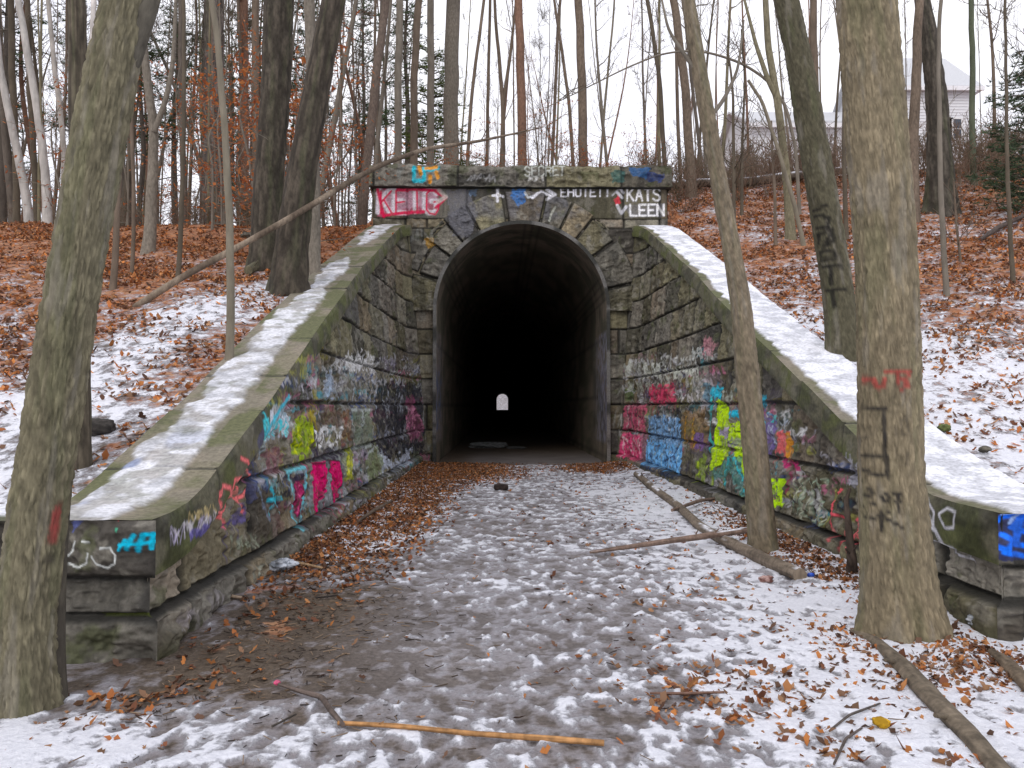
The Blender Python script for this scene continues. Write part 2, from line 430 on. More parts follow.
# --- graffiti, laid out on the wall surface
def paint_wall(s):
    cv = Canvas(5.0, 22.6, -0.1, 6.9)
    W = lambda pts: np.array([wall_uv(s, *p) for p in pts])
    def Q(x0, y0, x1, y1, sk0=0, sk1=0):      # a patch of wall between two pixel columns (top y0, bottom y1), skewed
        if s < 0: return W([(x0, y1 + sk0), (x1, y1 - sk1), (x1, y0 + sk1), (x0, y0)])
        return W([(x0, y1 - sk0), (x1, y1 + sk1), (x1, y0), (x0, y0 + sk0)])
    def st(pts, w, col, a=.95, soft=.35): cv.stroke(W(pts), w, col, a, soft)
    def pg(pts, col, a=.9, rag=.1):
        P = W(pts); cv.poly(P, col, a, rag + .12 if rag > .06 else rag * .7)
        lo, hi = P.min(0), P.max(0)
        if a > .75 and (hi - lo).max() > .5:      # overspray runs and drips below a filled shape
            for _ in range(int((hi - lo)[0] * 7)):
                u = R.uniform(lo[0], hi[0]); v = lo[1] + R.uniform(0, .25) * (hi - lo)[1]
                cv.stroke([(u, v), (u, v - R.uniform(.05, .40))], .022, np.asarray(col) * .8, .7)
    def SQ(n, x0, x1, y0, y1, ok):
        for _ in range(n):
            x, y = R.uniform(x0, x1), R.uniform(y0, y1)
            if not ok(x, y): continue
            c = [(.40, .40, .40), (.30, .32, .28), (.45, .44, .48), (.02, .02, .03), (.10, .26, .30), (.36, .14, .2), (.05, .08, .2), (.3, .3, .1), (.5, .5, .5)][R.integers(9)]
            w = R.uniform(8, 22); h = R.uniform(6, 15)
            squiggle(cv, Q(x, y, x + w, y + h, 0, 0), R.integers(2, 5), R.uniform(.022, .05), c, R.uniform(.5, .9))
    def SW(n, x0, x1, y0, y1):
        for _ in range(n):
            x, y = R.uniform(x0, x1), R.uniform(y0, y1); c = R.uniform(.34, .58)
            squiggle(cv, Q(x, y, x + R.uniform(8, 18), y + R.uniform(7, 14), 0, 0), R.integers(2, 4), R.uniform(.035, .06), (c, c, c * 1.04), R.uniform(.6, .9))
    wht, blk, pale = (.62, .62, .62), (.02, .02, .025), (.40, .42, .46)
    cy, mg, pk = (.10, .48, .62), (.62, .03, .16), (.72, .20, .24)
    lime, yel = (.42, .62, .02), (.45, .40, .03)
    if s < 0:
        SW(26, 322, 420, 348, 400); SW(14, 330, 425, 400, 462)
        # worn ghost colours
        for _ in range(110):
            x = R.uniform(235, 425); y = R.uniform(345, 500); w = R.uniform(6, 17); h = R.uniform(6, 18)
            if y > 640 - .48 * x + 40: continue
            c = [(.16, .13, .2), (.3, .1, .14), (.1, .22, .24), (.25, .25, .25), (.22, .2, .05), (.05, .05, .06), (.3, .3, .32), (.12, .18, .1)][R.integers(8)]
            pg([(x, y), (x + w, y + 1), (x + w * .9, y + h), (x + .1 * w, y + h * .9)], c, R.uniform(.3, .75), .5)
        SQ(330, 250, 425, 350, 505, lambda x, y: y < 660 - .48 * x + 20)
        pg([(372, 380), (421, 384), (421, 452), (398, 456), (373, 462)], (.018, .018, .028), .85, .3)
        squiggle(cv, Q(373, 384, 402, 418, 1, 1), 5, .07, (.30, .32, .36), .8)
        squiggle(cv, Q(372, 378, 404, 386), 7, .07, (.42, .42, .45), .8)
        squiggle(cv, Q(376, 420, 405, 444, 1, 1), 5, .06, (.22, .23, .27), .8)
        word(cv, 'JO', Q(402, 408, 411, 432), .08, (.45, .45, .45), .8, .2)
        pg([(405, 398), (412, 396), (420, 430), (419, 440), (408, 442)], (.32, .10, .18), .6, .3)
        squiggle(cv, Q(405, 400, 420, 440), 2, .09, (.52, .22, .32), .85)
        squiggle(cv, Q(420, 402, 428, 438), 2, .07, (.45, .45, .45), .8)
        pg([(378, 446), (386, 458), (396, 462), (402, 452), (412, 448), (408, 462), (382, 474)], (.55, .60, .70), .85, .3)
        # white tag high on the wall
        squiggle(cv, Q(344, 350, 374, 372, 2, 0), 6, .09, wht, .95); squiggle(cv, Q(344, 352, 374, 370, 2, 0), 7, .07, wht, .9)
        squiggle(cv, Q(350, 372, 376, 402, 2, 0), 4, .07, pale, .85); squiggle(cv, Q(352, 376, 374, 398, 2, 0), 4, .05, (.05, .06, .06), .85)
        pg([(325, 372), (329, 370), (338, 398), (324, 398)], (.36, .44, .56), .75, .2); st([(326, 372), (322, 398)], .06, pale); st([(330, 371), (337, 396)], .06, pale)
        squiggle(cv, Q(300, 362, 318, 384, 2, 1), 2, .05, (.34, .36, .34), .6)
        # grey-green letters
        for x in (352, 362): 
            pg([(x, 410), (x + 9, 410), (x + 9, 445), (x, 449)], (.20, .24, .17), .75, .2)
            st([(x, 410), (x + 9, 410), (x + 9, 445), (x, 449), (x, 410)], .05, (.42, .46, .45), .8)
        pg([(372, 448), (377, 444), (383, 458), (382, 474), (366, 482), (367, 454)], (.22, .26, .14), .8, .2)
        st([(367, 482), (368, 454), (375, 445), (383, 458)], .05, (.44, .48, .46), .8)
        squiggle(cv, Q(350, 446, 368, 462), 3, .05, (.45, .38, .45), .7)
        # gold and brown column, white block letters
        pg([(340, 412), (350, 410), (350, 440), (341, 444)], (.26, .13, .05), .6, .2); pg([(305, 410), (313, 406), (316, 420), (308, 424)], (.42, .33, .03), .8, .2)
        pg([(311, 391), (317, 389), (318, 402), (311, 404)], (.32, .28, .04), .7, .2)
        pg([(322, 410), (340, 408), (341, 426), (323, 428)], (.13, .07, .05), .7, .2)
        word(cv, 'MOCM', Q(313, 428, 341, 445, 2, 0), .07, (.66, .66, .66), .95, .15); squiggle(cv, Q(313, 446, 341, 453, 2, 0), 6, .05, (.05, .05, .06))
        pg([(343, 452), (353, 448), (352, 480), (344, 486)], (.36, .40, .03), .8, .2); squiggle(cv, Q(343, 452, 353, 484), 2, .04, (.6, .6, .1))
        # lime-yellow piece
        pg([(289, 425), (301, 418), (312, 424), (312, 446), (305, 458), (292, 456), (287, 440)], (.30, .42, .02), .85, .25)
        squiggle(cv, Q(289, 424, 311, 454, 2, 0), 3, .045, (.50, .55, .04), .9); squiggle(cv, Q(290, 426, 310, 452, 2, 0), 3, .03, (.06, .12, .01), .7)
        # magenta pair with black and pale outline
        pg([(309, 456), (345, 448), (346, 498), (330, 508), (309, 520)], (.24, .26, .27), .7, .2)
        squiggle(cv, Q(311, 448, 342, 460, 2, 0), 5, .07, (.04, .03, .05), .9)
        pg([(311, 464), (323, 460), (324.5, 487), (317, 517), (312, 500)], (.60, .02, .14), .97, .03)
        pg([(326, 460), (337, 461), (340, 476), (338, 496), (331, 505), (328, 492), (329, 474)], (.60, .02, .14), .97, .03)
        for L in ([(312, 465), (322, 462), (323, 487), (317, 516), (313, 500), (312, 465)], [(326, 460), (337, 461), (340, 476), (338, 496), (331, 505), (328, 492), (329, 474), (326, 460)]): st(L, .022, (.02, .01, .02), .9)
        # arrow-head with magenta heart and cyan edge
        pg([(285, 470), (303, 466), (304, 480), (299, 528), (295, 529)], (.20, .28, .32), .75, .1)
        pg([(291, 482), (302, 478), (302, 494), (297, 518), (292, 496)], (.34, .02, .10), .95, .05)
        pg([(288, 475), (302, 472), (302, 480), (289, 483)], (.03, .02, .04), .95, .05)
        st([(285, 472), (303, 467), (304, 481), (299, 521), (296, 530), (291, 500), (289, 482), (285, 472)], .045, (.18, .52, .60), .95)
        st([(297, 482), (297, 512)], .03, (.62, .12, .25)); st([(291, 482), (297, 520), (302, 480)], .02, (.02, .01, .02))
        # cyan and white scrawl at the top edge
        pg([(270, 405), (284, 398), (288, 420), (272, 440), (262, 458), (258, 440)], (.38, .46, .52), .75, .3)
        squiggle(cv, Q(256, 410, 287, 440, 8, 4), 5, .05, (.22, .62, .66), .95); squiggle(cv, Q(258, 405, 287, 436, 8, 4), 5, .04, (.60, .64, .70), .9); squiggle(cv, Q(256, 408, 286, 438, 8, 4), 4, .035, (.10, .55, .62), .95)
        st([(283, 396), (270, 412), (258, 434)], .05, cy)
        # dull pinks and a cyan star below
        pg([(266, 455), (282, 448), (284, 475), (268, 482)], (.26, .10, .13), .7, .3)
        for a, b in (((266, 488), (279, 512)), ((278, 486), (266, 514)), ((264, 500), (281, 498))): st([a, b], .05, (.07, .42, .52))
        pg([(262, 510), (282, 505), (284, 530), (268, 540)], (.22, .13, .12), .6, .3)
        st([(250, 478), (258, 502), (266, 520)], .05, (.25, .3, .4), .7)
        for L in ([(213, 486), (209, 500), (216, 515), (224, 506), (222, 488), (213, 486)], [(221, 512), (226, 480), (236, 478), (238, 492), (226, 498)], [(232, 458), (240, 462), (247, 478), (244, 494), (236, 500), (233, 488)], [(216, 516), (222, 520), (224, 528)], [(238, 500), (243, 512)]): st(L, .042, (.76, .20, .20), 1.0)
        # blue-violet mist and pale hands near the end
        pg([(222, 520), (242, 506), (246, 516), (224, 530)], (.12, .10, .26), .8, .3); pg([(246, 470), (256, 460), (252, 500), (248, 505)], (.10, .11, .22), .7, .3)
        squiggle(cv, Q(226, 528, 256, 552, 6, 4), 4, .035, (.30, .33, .25), .8)
        squiggle(cv, Q(196, 585, 214, 610, 6, 3), 3, .03, (.30, .28, .28), .7); squiggle(cv, Q(164, 602, 198, 634, 6, 5), 4, .034, (.36, .33, .34), .85)
        squiggle(cv, Q(238, 560, 252, 578, 4, 3), 2, .03, (.34, .36, .30), .7)
        squiggle(cv, Q(388, 330, 400, 345), 1, .06, (.36, .36, .34), .5)
    else:
        for _ in range(110):
            x = R.uniform(618, 800); y = R.uniform(370, 500); w = R.uniform(6, 17); h = R.uniform(6, 18)
            if y > 455 + (x - 640) * .42 or y < 330 + (x - 700) * .9: continue
            c = [(.16, .13, .2), (.3, .1, .14), (.08, .24, .26), (.25, .25, .25), (.24, .2, .05), (.05, .05, .06), (.3, .3, .32), (.12, .2, .08)][R.integers(8)]
            pg([(x, y), (x + w, y + 1), (x + w * .9, y + h), (x + .1 * w, y + h * .9)], c, R.uniform(.3, .7), .5)
        SQ(330, 616, 850, 345, 520, lambda x, y: y < 450 + (x - 640) * .42 and y > 345 + max(0, x - 700) * .85)
        SW(34, 614, 705, 352, 402)
        # long rows of pale letters
        for (a, b, c, d, n, w, c2) in ((624, 358, 662, 378, 7, .09, (.50, .52, .48)), (660, 352, 698, 372, 7, .08, (.52, .53, .50)), (640, 364, 700, 380, 9, .07, (.46, .48, .42)),
                                    (624, 380, 660, 392, 6, .06, (.36, .38, .32)), (660, 374, 712, 388, 8, .06, (.42, .42, .38)), (676, 388, 706, 404, 5, .07, (.50, .48, .48)),
                                    (614, 373, 628, 379, 2, .08, (.60, .60, .62)), (686, 345, 716, 362, 5, .07, (.46, .48, .46)), (616, 408, 623, 430, 1, .06, (.50, .50, .48))):
            squiggle(cv, Q(a, b, c, d, 0, 1), n, w, c2, .9)
        squiggle(cv, Q(660, 358, 694, 372, 0, 0), 6, .05, (.04, .04, .03), .8)
        pg([(705, 337), (712, 336), (717, 350), (708, 358), (704, 350)], (.60, .30, .34), .75, .3); pg([(706, 374), (720, 370), (722, 384), (706, 382)], (.42, .34, .42), .5, .3)
        # pinks
        pg([(650, 386), (675, 385), (676, 404), (650, 403)], (.58, .06, .13), .88, .2); st([(658, 388), (658, 402)], .05, (.2, .04, .06)); st([(667, 388), (668, 402)], .05, (.25, .04, .06))
        pg([(625, 405), (646, 405), (646, 432), (623, 430)], (.62, .12, .22), .8, .15)
        for x in (629, 634, 640): st([(x, 406), (x - 1, 430)], .07, (.42, .33, .34), .8)
        st([(637, 408), (636, 428)], .05, (.03, .02, .02), .6)
        pg([(622, 433), (643, 435), (641, 461), (620, 457)], (.74, .10, .24), .93, .1)
        for x in (627, 635): st([(x, 440), (x, 456)], .04, (.32, .05, .1), .7)
        pg([(641, 433), (648, 435), (646, 462), (640, 461)], (.45, .24, .32), .7, .1)
        word(cv, 'WM', Q(625, 407, 646, 430), .05, (.03, .02, .03), .85, .3); word(cv, 'NM', Q(622, 436, 641, 456), .045, (.72, .55, .6), .9, .3)
        # sky-blue block letters
        pg([(649, 415), (682, 418), (682, 447), (650, 441)], (.22, .40, .66), .88, .15); pg([(647, 441), (682, 446), (681, 475), (645, 465)], (.20, .46, .82), .93, .1)
        for x in (652, 659, 666, 673, 680): st([(x, 416), (x - .5, 442)], .06, (.10, .14, .16), .8)
        for x in (656, 663, 670, 677): st([(x, 418), (x, 440)], .05, (.55, .62, .70), .75)
        for x in (651, 658, 666, 674): st([(x, 445), (x - .5, 466)], .04, (.05, .10, .22), .85); st([(x + 4, 447), (x + 3, 468)], .035, (.50, .70, .85), .7)
        st([(645, 466), (681, 478)], .09, (.02, .03, .06), .9)
        word(cv, 'HEAM', Q(650, 418, 682, 440), .05, (.03, .05, .08), .9, .3); word(cv, 'WEAK', Q(647, 446, 680, 468), .045, (.04, .07, .16), .9, .3)
        word(cv, 'AOE', Q(651, 388, 675, 402), .05, (.1, .02, .04), .7, .3)
        # amber and violet panel
        pg([(684, 412), (708, 408), (708, 446), (697, 450), (684, 444)], (.24, .15, .06), .7, .3); st([(687, 416), (686, 440)], .08, (.42, .22, .03)); st([(695, 412), (694, 445)], .09, (.38, .22, .04)); pg([(697, 434), (706, 436), (704, 450), (694, 446)], (.16, .09, .26), .8, .2)
        pg([(696, 459), (708, 456), (706, 484), (697, 480)], (.24, .34, .04), .75, .3); squiggle(cv, Q(696, 458, 708, 482), 2, .04, (.38, .5, .05))
        # cyan edge, chartreuse giant letters
        pg([(703, 384), (724, 384), (720, 400), (706, 406)], (.06, .18, .26), .7, .3); pg([(712, 388), (724, 384), (722, 400), (712, 398)], (.06, .44, .58), .9, .2)
        st([(712, 398), (710, 430), (712, 455)], .09, (.08, .36, .36)); pg([(730, 410), (744, 410), (740, 420), (731, 418)], (.05, .46, .62), .9, .1)
        pg([(717, 398), (722, 400), (729, 412), (728, 440), (730, 455), (712, 471), (714, 436), (715, 414)], (.44, .66, .01), .96, .05)
        pg([(728, 424), (739, 420), (743, 416), (746, 424), (745, 440), (744, 466), (735, 454), (729, 440)], (.44, .66, .01), .96, .05); pg([(741, 460), (746, 456), (746, 478), (743, 476)], (.44, .66, .01), .95, .05)
        for L in ([(729, 412), (728, 440), (730, 455), (712, 472)], [(730, 424), (736, 432), (745, 430)], [(728, 442), (738, 446), (742, 458)], [(731, 455), (738, 458)]): st(L, .025, (.03, .05, .02), .9)
        pg([(718, 428), (728, 430), (727, 440), (718, 438)], (.30, .22, .44), .85, .2); pg([(729, 440), (742, 440), (742, 446), (730, 446)], (.16, .14, .24), .7, .2)
        pg([(712, 474), (732, 458), (742, 458), (746, 500), (738, 490), (730, 470), (726, 480), (714, 482)], (.07, .24, .22), .7, .15)
        st([(728, 458), (724, 480), (726, 488)], .06, (.06, .34, .36)); st([(736, 458), (742, 478), (748, 498)], .06, (.08, .48, .54))
        # beyond the thin tree
        pg([(756, 388), (764, 396), (765, 412), (758, 412)], (.05, .32, .44), .85, .2); pg([(768, 414), (777, 413), (775, 420), (768, 419)], (.06, .50, .50), .9, .1)
        pg([(760, 412), (777, 420), (774, 452), (762, 456)], (.16, .12, .32), .8, .25); pg([(760, 418), (764, 418), (763, 428), (759, 428)], (.06, .46, .60), .9, .1)
        squiggle(cv, Q(768, 420, 786, 446, 0, 4), 2, .035, (.40, .44, .55), .8); squiggle(cv, Q(776, 416, 790, 428, 0, 3), 2, .03, (.45, .47, .50), .8)
        pg([(777, 430), (790, 436), (791, 460), (776, 456)], (.60, .13, .13), .9, .1); pg([(784, 434), (791, 437), (792, 462), (784, 458)], (.50, .24, .04), .9, .1); pg([(778, 460), (790, 461), (800, 472), (792, 472)], (.42, .03, .14), .9, .1)
        pg([(740, 394), (756, 396), (754, 408), (741, 406)], (.14, .12, .26), .7, .3)
        # fluorescent letters
        for x in (768, 774, 780): pg([(x, 478), (x + 4.5, 479), (x + 4, 509), (x - .5, 505)], (.46, .74, .0), .95, .06)
        st([(766, 480), (772, 488), (785, 480)], .05, (.46, .74, .0)); st([(767, 500), (784, 505)], .05, (.46, .74, .0))
        word(cv, 'NOOS', Q(792, 478, 828, 512, 0, 16), .03, (.40, .42, .33), .9, .25); word(cv, 'NOOS', Q(793, 480, 829, 512, 0, 16), .02, (.26, .36, .27), .8, .3)
        # coral letters near the end
        st([(843, 490), (836, 494), (833, 520), (838, 540)], .045, (.72, .13, .16)); st([(834, 514), (845, 518)], .04, (.72, .13, .16)); st([(848, 520), (847, 545)], .04, (.72, .13, .16))
        st([(868, 514), (855, 520), (857, 560)], .05, (.74, .14, .17)); st([(856, 534), (868, 540)], .045, (.72, .13, .16)); st([(846, 548), (848, 575)], .035, (.6, .12, .14))
        pg([(851, 455), (862, 452), (863, 482), (856, 492), (850, 480)], (.40, .40, .46), .8, .3); squiggle(cv, Q(852, 456, 863, 486), 1, .03, (.1, .1, .12), .8)
        # white tag by the pier (drawn on the inner face)
        st([(930, 506), (938, 500), (945, 512), (944, 530), (936, 520), (931, 500)], .022, (.62, .62, .66)); st([(936, 505), (952, 552), (975, 560)], .02, (.60, .60, .64))
        st([(958, 508), (966, 512), (965, 528), (956, 528), (951, 514), (958, 508)], .024, (.62, .62, .66)); st([(938, 540), (962, 548), (977, 562)], .018, (.60, .60, .64))
    return cv
def apply_paint(c, cv, u, v, e, wear=.8, seed=1):
    rgb, a = cv.sample(u, v)
    n = fbm(u * 14, v * 14, 0, seed, 3)
    a = a * (0.62 + .38 * ss(e, .004, .035)) * (1 - (1 - wear) * ss(n, .5, .7) * 2)
    rgb = np.clip(rgb * 1.15 + (rgb - rgb.mean(-1, keepdims=True)) * .15, 0, .9) * (.8 + .4 * n)[..., None]
    return mixc(c, rgb, np.clip(a, 0, 1))

def wing(s):
    side = 'left' if s < 0 else 'right'
    cv = paint_wall(s)
    lab = {-1: 'mossy stone wing wall with a magenta pair of painted shapes, sloping down the left of the path',
           1: 'mossy stone wing wall with lime and sky-blue graffiti, sloping down the right of the path'}[s]
    root = thing('wing_wall', (XB[s], Y0[s], 0), lab, 'retaining wall', 'wing walls of the tunnel portal')
    # ---- masonry face
    nu, nv = 860, 270
    U = np.geomspace(Y0[s], YP + .02, nu); cop = np.interp(U, [5, 7, 9], [.36, .38, .46])
    cop = np.interp(U, [5, 6.3, 7.5], [.36, .34, .30]); zt = ztop(s, U) - cop + .02
    t = np.linspace(0, 1, nv)
    u = np.repeat(U[:, None], nv, 1); v = zt[:, None] * t[None, :] - .12 * (1 - t[None, :])
    wob = .02 * (fbm(u * 1.2, v * .5, 0, 77, 2) - .5)
    e, rnd, k = courses(u + wob, v + wob, COURSES, .7, 1.7, 4, 23, 11 + s)
    e = np.where(v < .01, .2, e)
    d = rock(u, v, e, rnd, 5 + s, 1.3)
    fade = ss(u, Y0[s], Y0[s] + .05) * (1 - .8 * ss(u, 22.1, 22.4))
    d = d * fade + profile(v)
    yy = np.where(u < Y0[s] + .1, u - profile(v) * (1 - ss(u, Y0[s], Y0[s] + .1)), u)
    x = wallX(s, u, v) - s * d
    c = stone_col(u, v, e, rnd, 60 + s, moss=-.05, bright=.84)
    c = apply_paint(c, cv, u, v, e, .68)
    c = mixc(c, (.06, .058, .03), (1 - ss(v, 0, .22)) * ss(fbm(u * 3, v * 3, 0, 8), .35, .6) * .8)
    g = Geo().grid(np.stack([x, yy, v], -1), c, flip=(s > 0))
    g.build('masonry', M_stone, root)
    # ---- coping: inner face, sloping top with snow, outer face
    W = .80; OV = .07
    g = Geo()
    nvf = 30
    Yc = np.geomspace(Y0[s] - .087, YP + .02, 700); zc = ztop(s, Yc); cop = np.interp(Yc, [5, 6.3, 7.5], [.36, .34, .30])
    sl = np.concatenate([[0], np.cumsum(np.hypot(np.diff(Yc), np.diff(zc)))])       # along the slope
    rg = np.random.default_rng(31 + s)
    J = [0.0]
    while J[-1] < sl[-1]: J.append(J[-1] + rg.uniform(1.1, 1.9))
    J = np.array(J); bi = np.clip(np.searchsorted(J, sl), 1, len(J) - 1)
    dj = np.minimum(np.abs(sl - J[bi - 1]) + (bi == 1), np.abs(J[bi] - sl)); br = rg.random((len(J) + 1, 4))[bi]
    lift = (br[:, 0] - .5) * .03 * ss(Yc, Y0[s] + 1, Y0[s] + 2)
    # inner face
    t = np.linspace(0, 1, nvf)
    u = np.repeat(Yc[:, None], nvf, 1); v = (zc - cop)[:, None] + (cop + lift)[:, None] * t[None]
    su = np.repeat(sl[:, None], nvf, 1)
    e = np.minimum(np.repeat(dj[:, None], nvf, 1), 9)
    rr = np.repeat(br[:, None, :], nvf, 1)
    ev = np.minimum(t, 1 - t)[None] * cop[:, None]
    dd = .05 * ss(ev, 0, .06) * (fbm(su * 4, v * 4, 0, 90 + s, 5) - .3) - .03 * (1 - ss(e, 0, .03))
    dd = dd * ss(u, Y0[s] - .087, Y0[s] + .03)
    xf = lambda Y, z, o: wallX(s, Y, z) - s * o
    x = xf(u, v, OV + dd); 
    c = mixc((.135, .128, .085), (.112, .122, .050), ss(fbm(su * 2.5, v * 3, 0, 12, 4), .4, .6))
    c = mixc(c, (.17, .16, .125), ss(fbm(su * 5, v * 5, 0, 13, 4), .52, .7) * .6)
    c = mixc(c, (.04, .04, .035), ss(fbm(su * 2, v * 5, 0, 15, 5), .52, .66) * .5)
    c = mixc(c, (.035, .034, .03), (1 - ss(e, .004, .03)) * .8)
    c = mixc(c, c * .5, (1 - ss(u, Y0[s], Y0[s] + 1.6)) * ss(fbm(su * 3, v * 6, 0, 19, 4), .4, .6))
    cp = Canvas(4.9, 23, .3, 7.0)
    if s < 0:      # coral letters and blue-white scrawl near the pier
        def WW(pts): return np.array([wall_uv(s, *p) for p in pts])
        cr = (.74, .20, .20)
        for L in ([(213, 486), (209, 500), (216, 515), (224, 506), (222, 488), (213, 486)], [(221, 512), (226, 480), (236, 478), (238, 492), (226, 498)], [(232, 458), (240, 462), (247, 478), (244, 494), (236, 500), (233, 488)], [(216, 516), (222, 520), (224, 528)]): cp.stroke(WW(L), .042, cr, 1.0)
        for q, w_, c_ in (((154, 524, 205, 548, 12, 8), .022, (.50, .46, .60)), ((158, 522, 208, 540, 12, 8), .02, (.62, .60, .62)), ((176, 512, 206, 526, 8, 6), .02, (.52, .42, .22))):
            x0, y0, x1, y1, a_, b_ = q
            squiggle(cp, WW([(x0, y1 + a_ * .3), (x1, y1 - b_ - 8), (x1, y0 - b_ - 8), (x0, y0)]), 4, w_, c_, .85)
        cp.poly(WW([(178, 532), (200, 524), (202, 532), (180, 540)]), (.12, .10, .34), .8, .1)
        cp.poly(WW([(250, 440), (256, 428), (258, 446), (252, 456)]), (.10, .10, .20), .7, .1)
    else:
        def WW(pts): return np.array([wall_uv(s, *p) for p in pts])
        for x0, y0 in ((788, 404), (802, 420), (817, 436), (830, 450)):
            squiggle(cp, WW([(x0, y0 + 18), (x0 + 16, y0 + 33), (x0 + 16, y0 + 14), (x0, y0 - 2)]), 2, .032, (.42, .43, .38), .85)
        st_ = lambda L, w, c_: cp.stroke(WW(L), w, c_)
        st_([(930, 506), (938, 500), (945, 512), (944, 530), (936, 520), (931, 500)], .034, (.62, .62, .66)); st_([(936, 505), (952, 545)], .032, (.60, .60, .64))
        st_([(958, 508), (966, 512), (965, 528), (956, 528), (951, 514), (958, 508)], .024, (.62, .62, .66)); st_([(938, 540), (962, 548), (977, 562)], .018, (.60, .60, .64))
    c = apply_paint(c, cv, u, v, e * 0 + .2)
    c = apply_paint(c, cp, u, v, e * 0 + .2)
    g.grid(np.stack([x, u, v], -1), c, flip=(s > 0))
    xin = xf(Yc, zc + lift, OV + dd[:, -1]); 
    # top
    nw = 46; w = np.linspace(0, 1, nw)
    X = xin[:, None] + s * (W + OV) * w[None]; Yg = np.repeat(Yc[:, None], nw, 1)
    sg = np.repeat(sl[:, None], nw, 1); wg = np.repeat(w[None], len(Yc), 0)
    e = np.repeat(dj[:, None], nw, 1)
    nz = fbm(sg * 3.5, wg * 2.5, 0, 200 + s, 5, .55)
    if s < 0:
        cover = np.minimum(wg - .27 - .12 * (nz - .5), .90 - wg) * 5 + (nz - .45) * 1.6
        gap = ss(fbm(sg * .45, wg * .3, 0, 5, 3), .58, .66) * ss(Yg, 10, 13) + 1.6 * np.exp(-((Yg - 18.0) / 1.2) ** 2) + .5 * np.exp(-((Yg - 14.0) / .7) ** 2)
        cover = cover - gap * 1.3
        sn = ss(cover, .12, .45)
    else:
        cover = (wg - .10) * 5 + (nz - .5) * 1.1
        sn = ss(cover, .15, .4)
    zz = (zc + lift)[:, None] + .018 * sn * (.6 + nz) * ss(Yg, Y0[s] - .09, Y0[s] + .05) - .025 * (1 - ss(e, 0, .02)) + .012 * (fbm(sg * 8, wg * 7, 0, 9, 4) - .5) * np.minimum(wg * 20, 1)
    base = mixc((.20, .18, .135), (.125, .130, .065), ss(fbm(sg * 2.5, wg * 2, 0, 31, 5) + .12 * (np.abs(wg - .12) < .14), .46, .62))
    base = mixc(base, (.27, .23, .18), ss(fbm(sg * 2, wg * 2, 0, 37, 4), .5, .7) * .6)
    base = mixc(base, (.04, .04, .035), (1 - ss(e, .006, .035)) * .9)
    snc = mixc((.55, .56, .60), (.84, .85, .90), ss(fbm(sg * 6, wg * 5, 0, 55 + s, 4), .3, .6))
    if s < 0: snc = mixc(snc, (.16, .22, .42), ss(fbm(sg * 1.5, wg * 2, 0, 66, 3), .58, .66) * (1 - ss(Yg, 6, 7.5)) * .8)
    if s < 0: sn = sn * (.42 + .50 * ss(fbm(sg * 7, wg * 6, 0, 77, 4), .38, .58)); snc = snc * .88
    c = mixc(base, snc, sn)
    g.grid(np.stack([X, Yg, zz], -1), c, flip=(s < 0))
    # outer face, straight down into the bank
    P = np.stack([np.stack([X[:, -1], Yc, zz[:, -1]], -1), np.stack([X[:, -1], Yc, zz[:, -1] - .7], -1)], 1)
    g.grid(P, (.09, .09, .06), flip=(s < 0))
    g.build('coping', M_stone, root)
    # ---- end wall turning away from the path
    Xc = XB[s]; Xe = Xc + s * 7.0
    nu, nv = 620, 110
    a = 7.0 * np.linspace(0, 1, nu) ** 1.5; zt = .88 if s < 0 else .87
    u = np.repeat(a[:, None], nv, 1); v = np.repeat(np.linspace(-.1, zt, nv)[None], nu, 0)
    e, rnd, k = courses(u + .3, v, [-.3, .26, .51, 1.2], .9, 1.9, 0, 8, 71 + s)
    d = rock(u, v, e, rnd, 15 + s, 1.7); fade = ss(u, 0, .05) * np.minimum(1, ss(zt - v, 0, .03) + .0)
    pr = .09 * (1 - ss(v, .25, .27)) + .0 + .085 * ss(v, .505, .52)
    d = d * fade + pr
    prX = np.where(v < .515, profile(v), .07)
    xx = Xc + s * u - s * prX * (1 - ss(u, 0, .12))
    c = stone_col(u, v, e, rnd, 80 + s, moss=.1, bright=.92)
    cf = Canvas(-.2, 7.2, -.2, 1.0, .006)
    FP = lambda pts: np.array([((at(px, py, Y0[s] - .07)[0] - Xc) * s, at(px, py, Y0[s] - .07)[2]) for px, py in pts])
    if s < 0:
        for L in ([(56, 548), (66, 545)], [(78, 541), (74, 551), (68, 556)], [(68, 564), (80, 567), (90, 562), (92, 552)],
                  [(96, 555), (100, 562), (110, 567), (119, 562), (120, 553), (114, 546), (105, 547)], [(86, 540), (93, 541)]): cf.stroke(FP(L), .014, (.58, .60, .58))
        for L in ([(124, 548), (130, 538)], [(130, 548), (135, 533)], [(136, 550), (140, 532)], [(143, 548), (144, 533)], [(124, 543), (146, 541)], [(140, 533), (150, 534)]): cf.stroke(FP(L), .022, (.04, .50, .70))
        cf.poly(FP([(117, 516), (127, 511), (128, 517), (120, 521)]), (.60, .06, .08), .9, .05); cf.poly(FP([(119, 528), (125, 526), (124, 532)]), (.08, .40, .25), .8, .05)
        cf.poly(FP([(72, 522), (82, 514), (84, 520), (74, 532)]), (.10, .12, .30), .8, .05); cf.stroke(FP([(81, 512), (85, 508), (83, 518)]), .012, (.5, .52, .6))
        cf.poly(FP([(95, 615), (150, 616), (150, 619), (95, 618)]), (.12, .15, .02), .8, .02)
    else:
        cf.poly(FP([(1000, 508), (1040, 506), (1040, 562), (1002, 560)]), (.02, .025, .08), .9, .1)
        for L in ([(1007, 520), (1012, 516), (1024, 516), (1018, 528), (1030, 534)], [(1010, 534), (1017, 540), (1012, 552), (1024, 556)], [(1022, 520), (1020, 545), (1036, 548)], [(1004, 545), (1012, 549)]): cf.stroke(FP(L), .035, (.03, .16, .75))
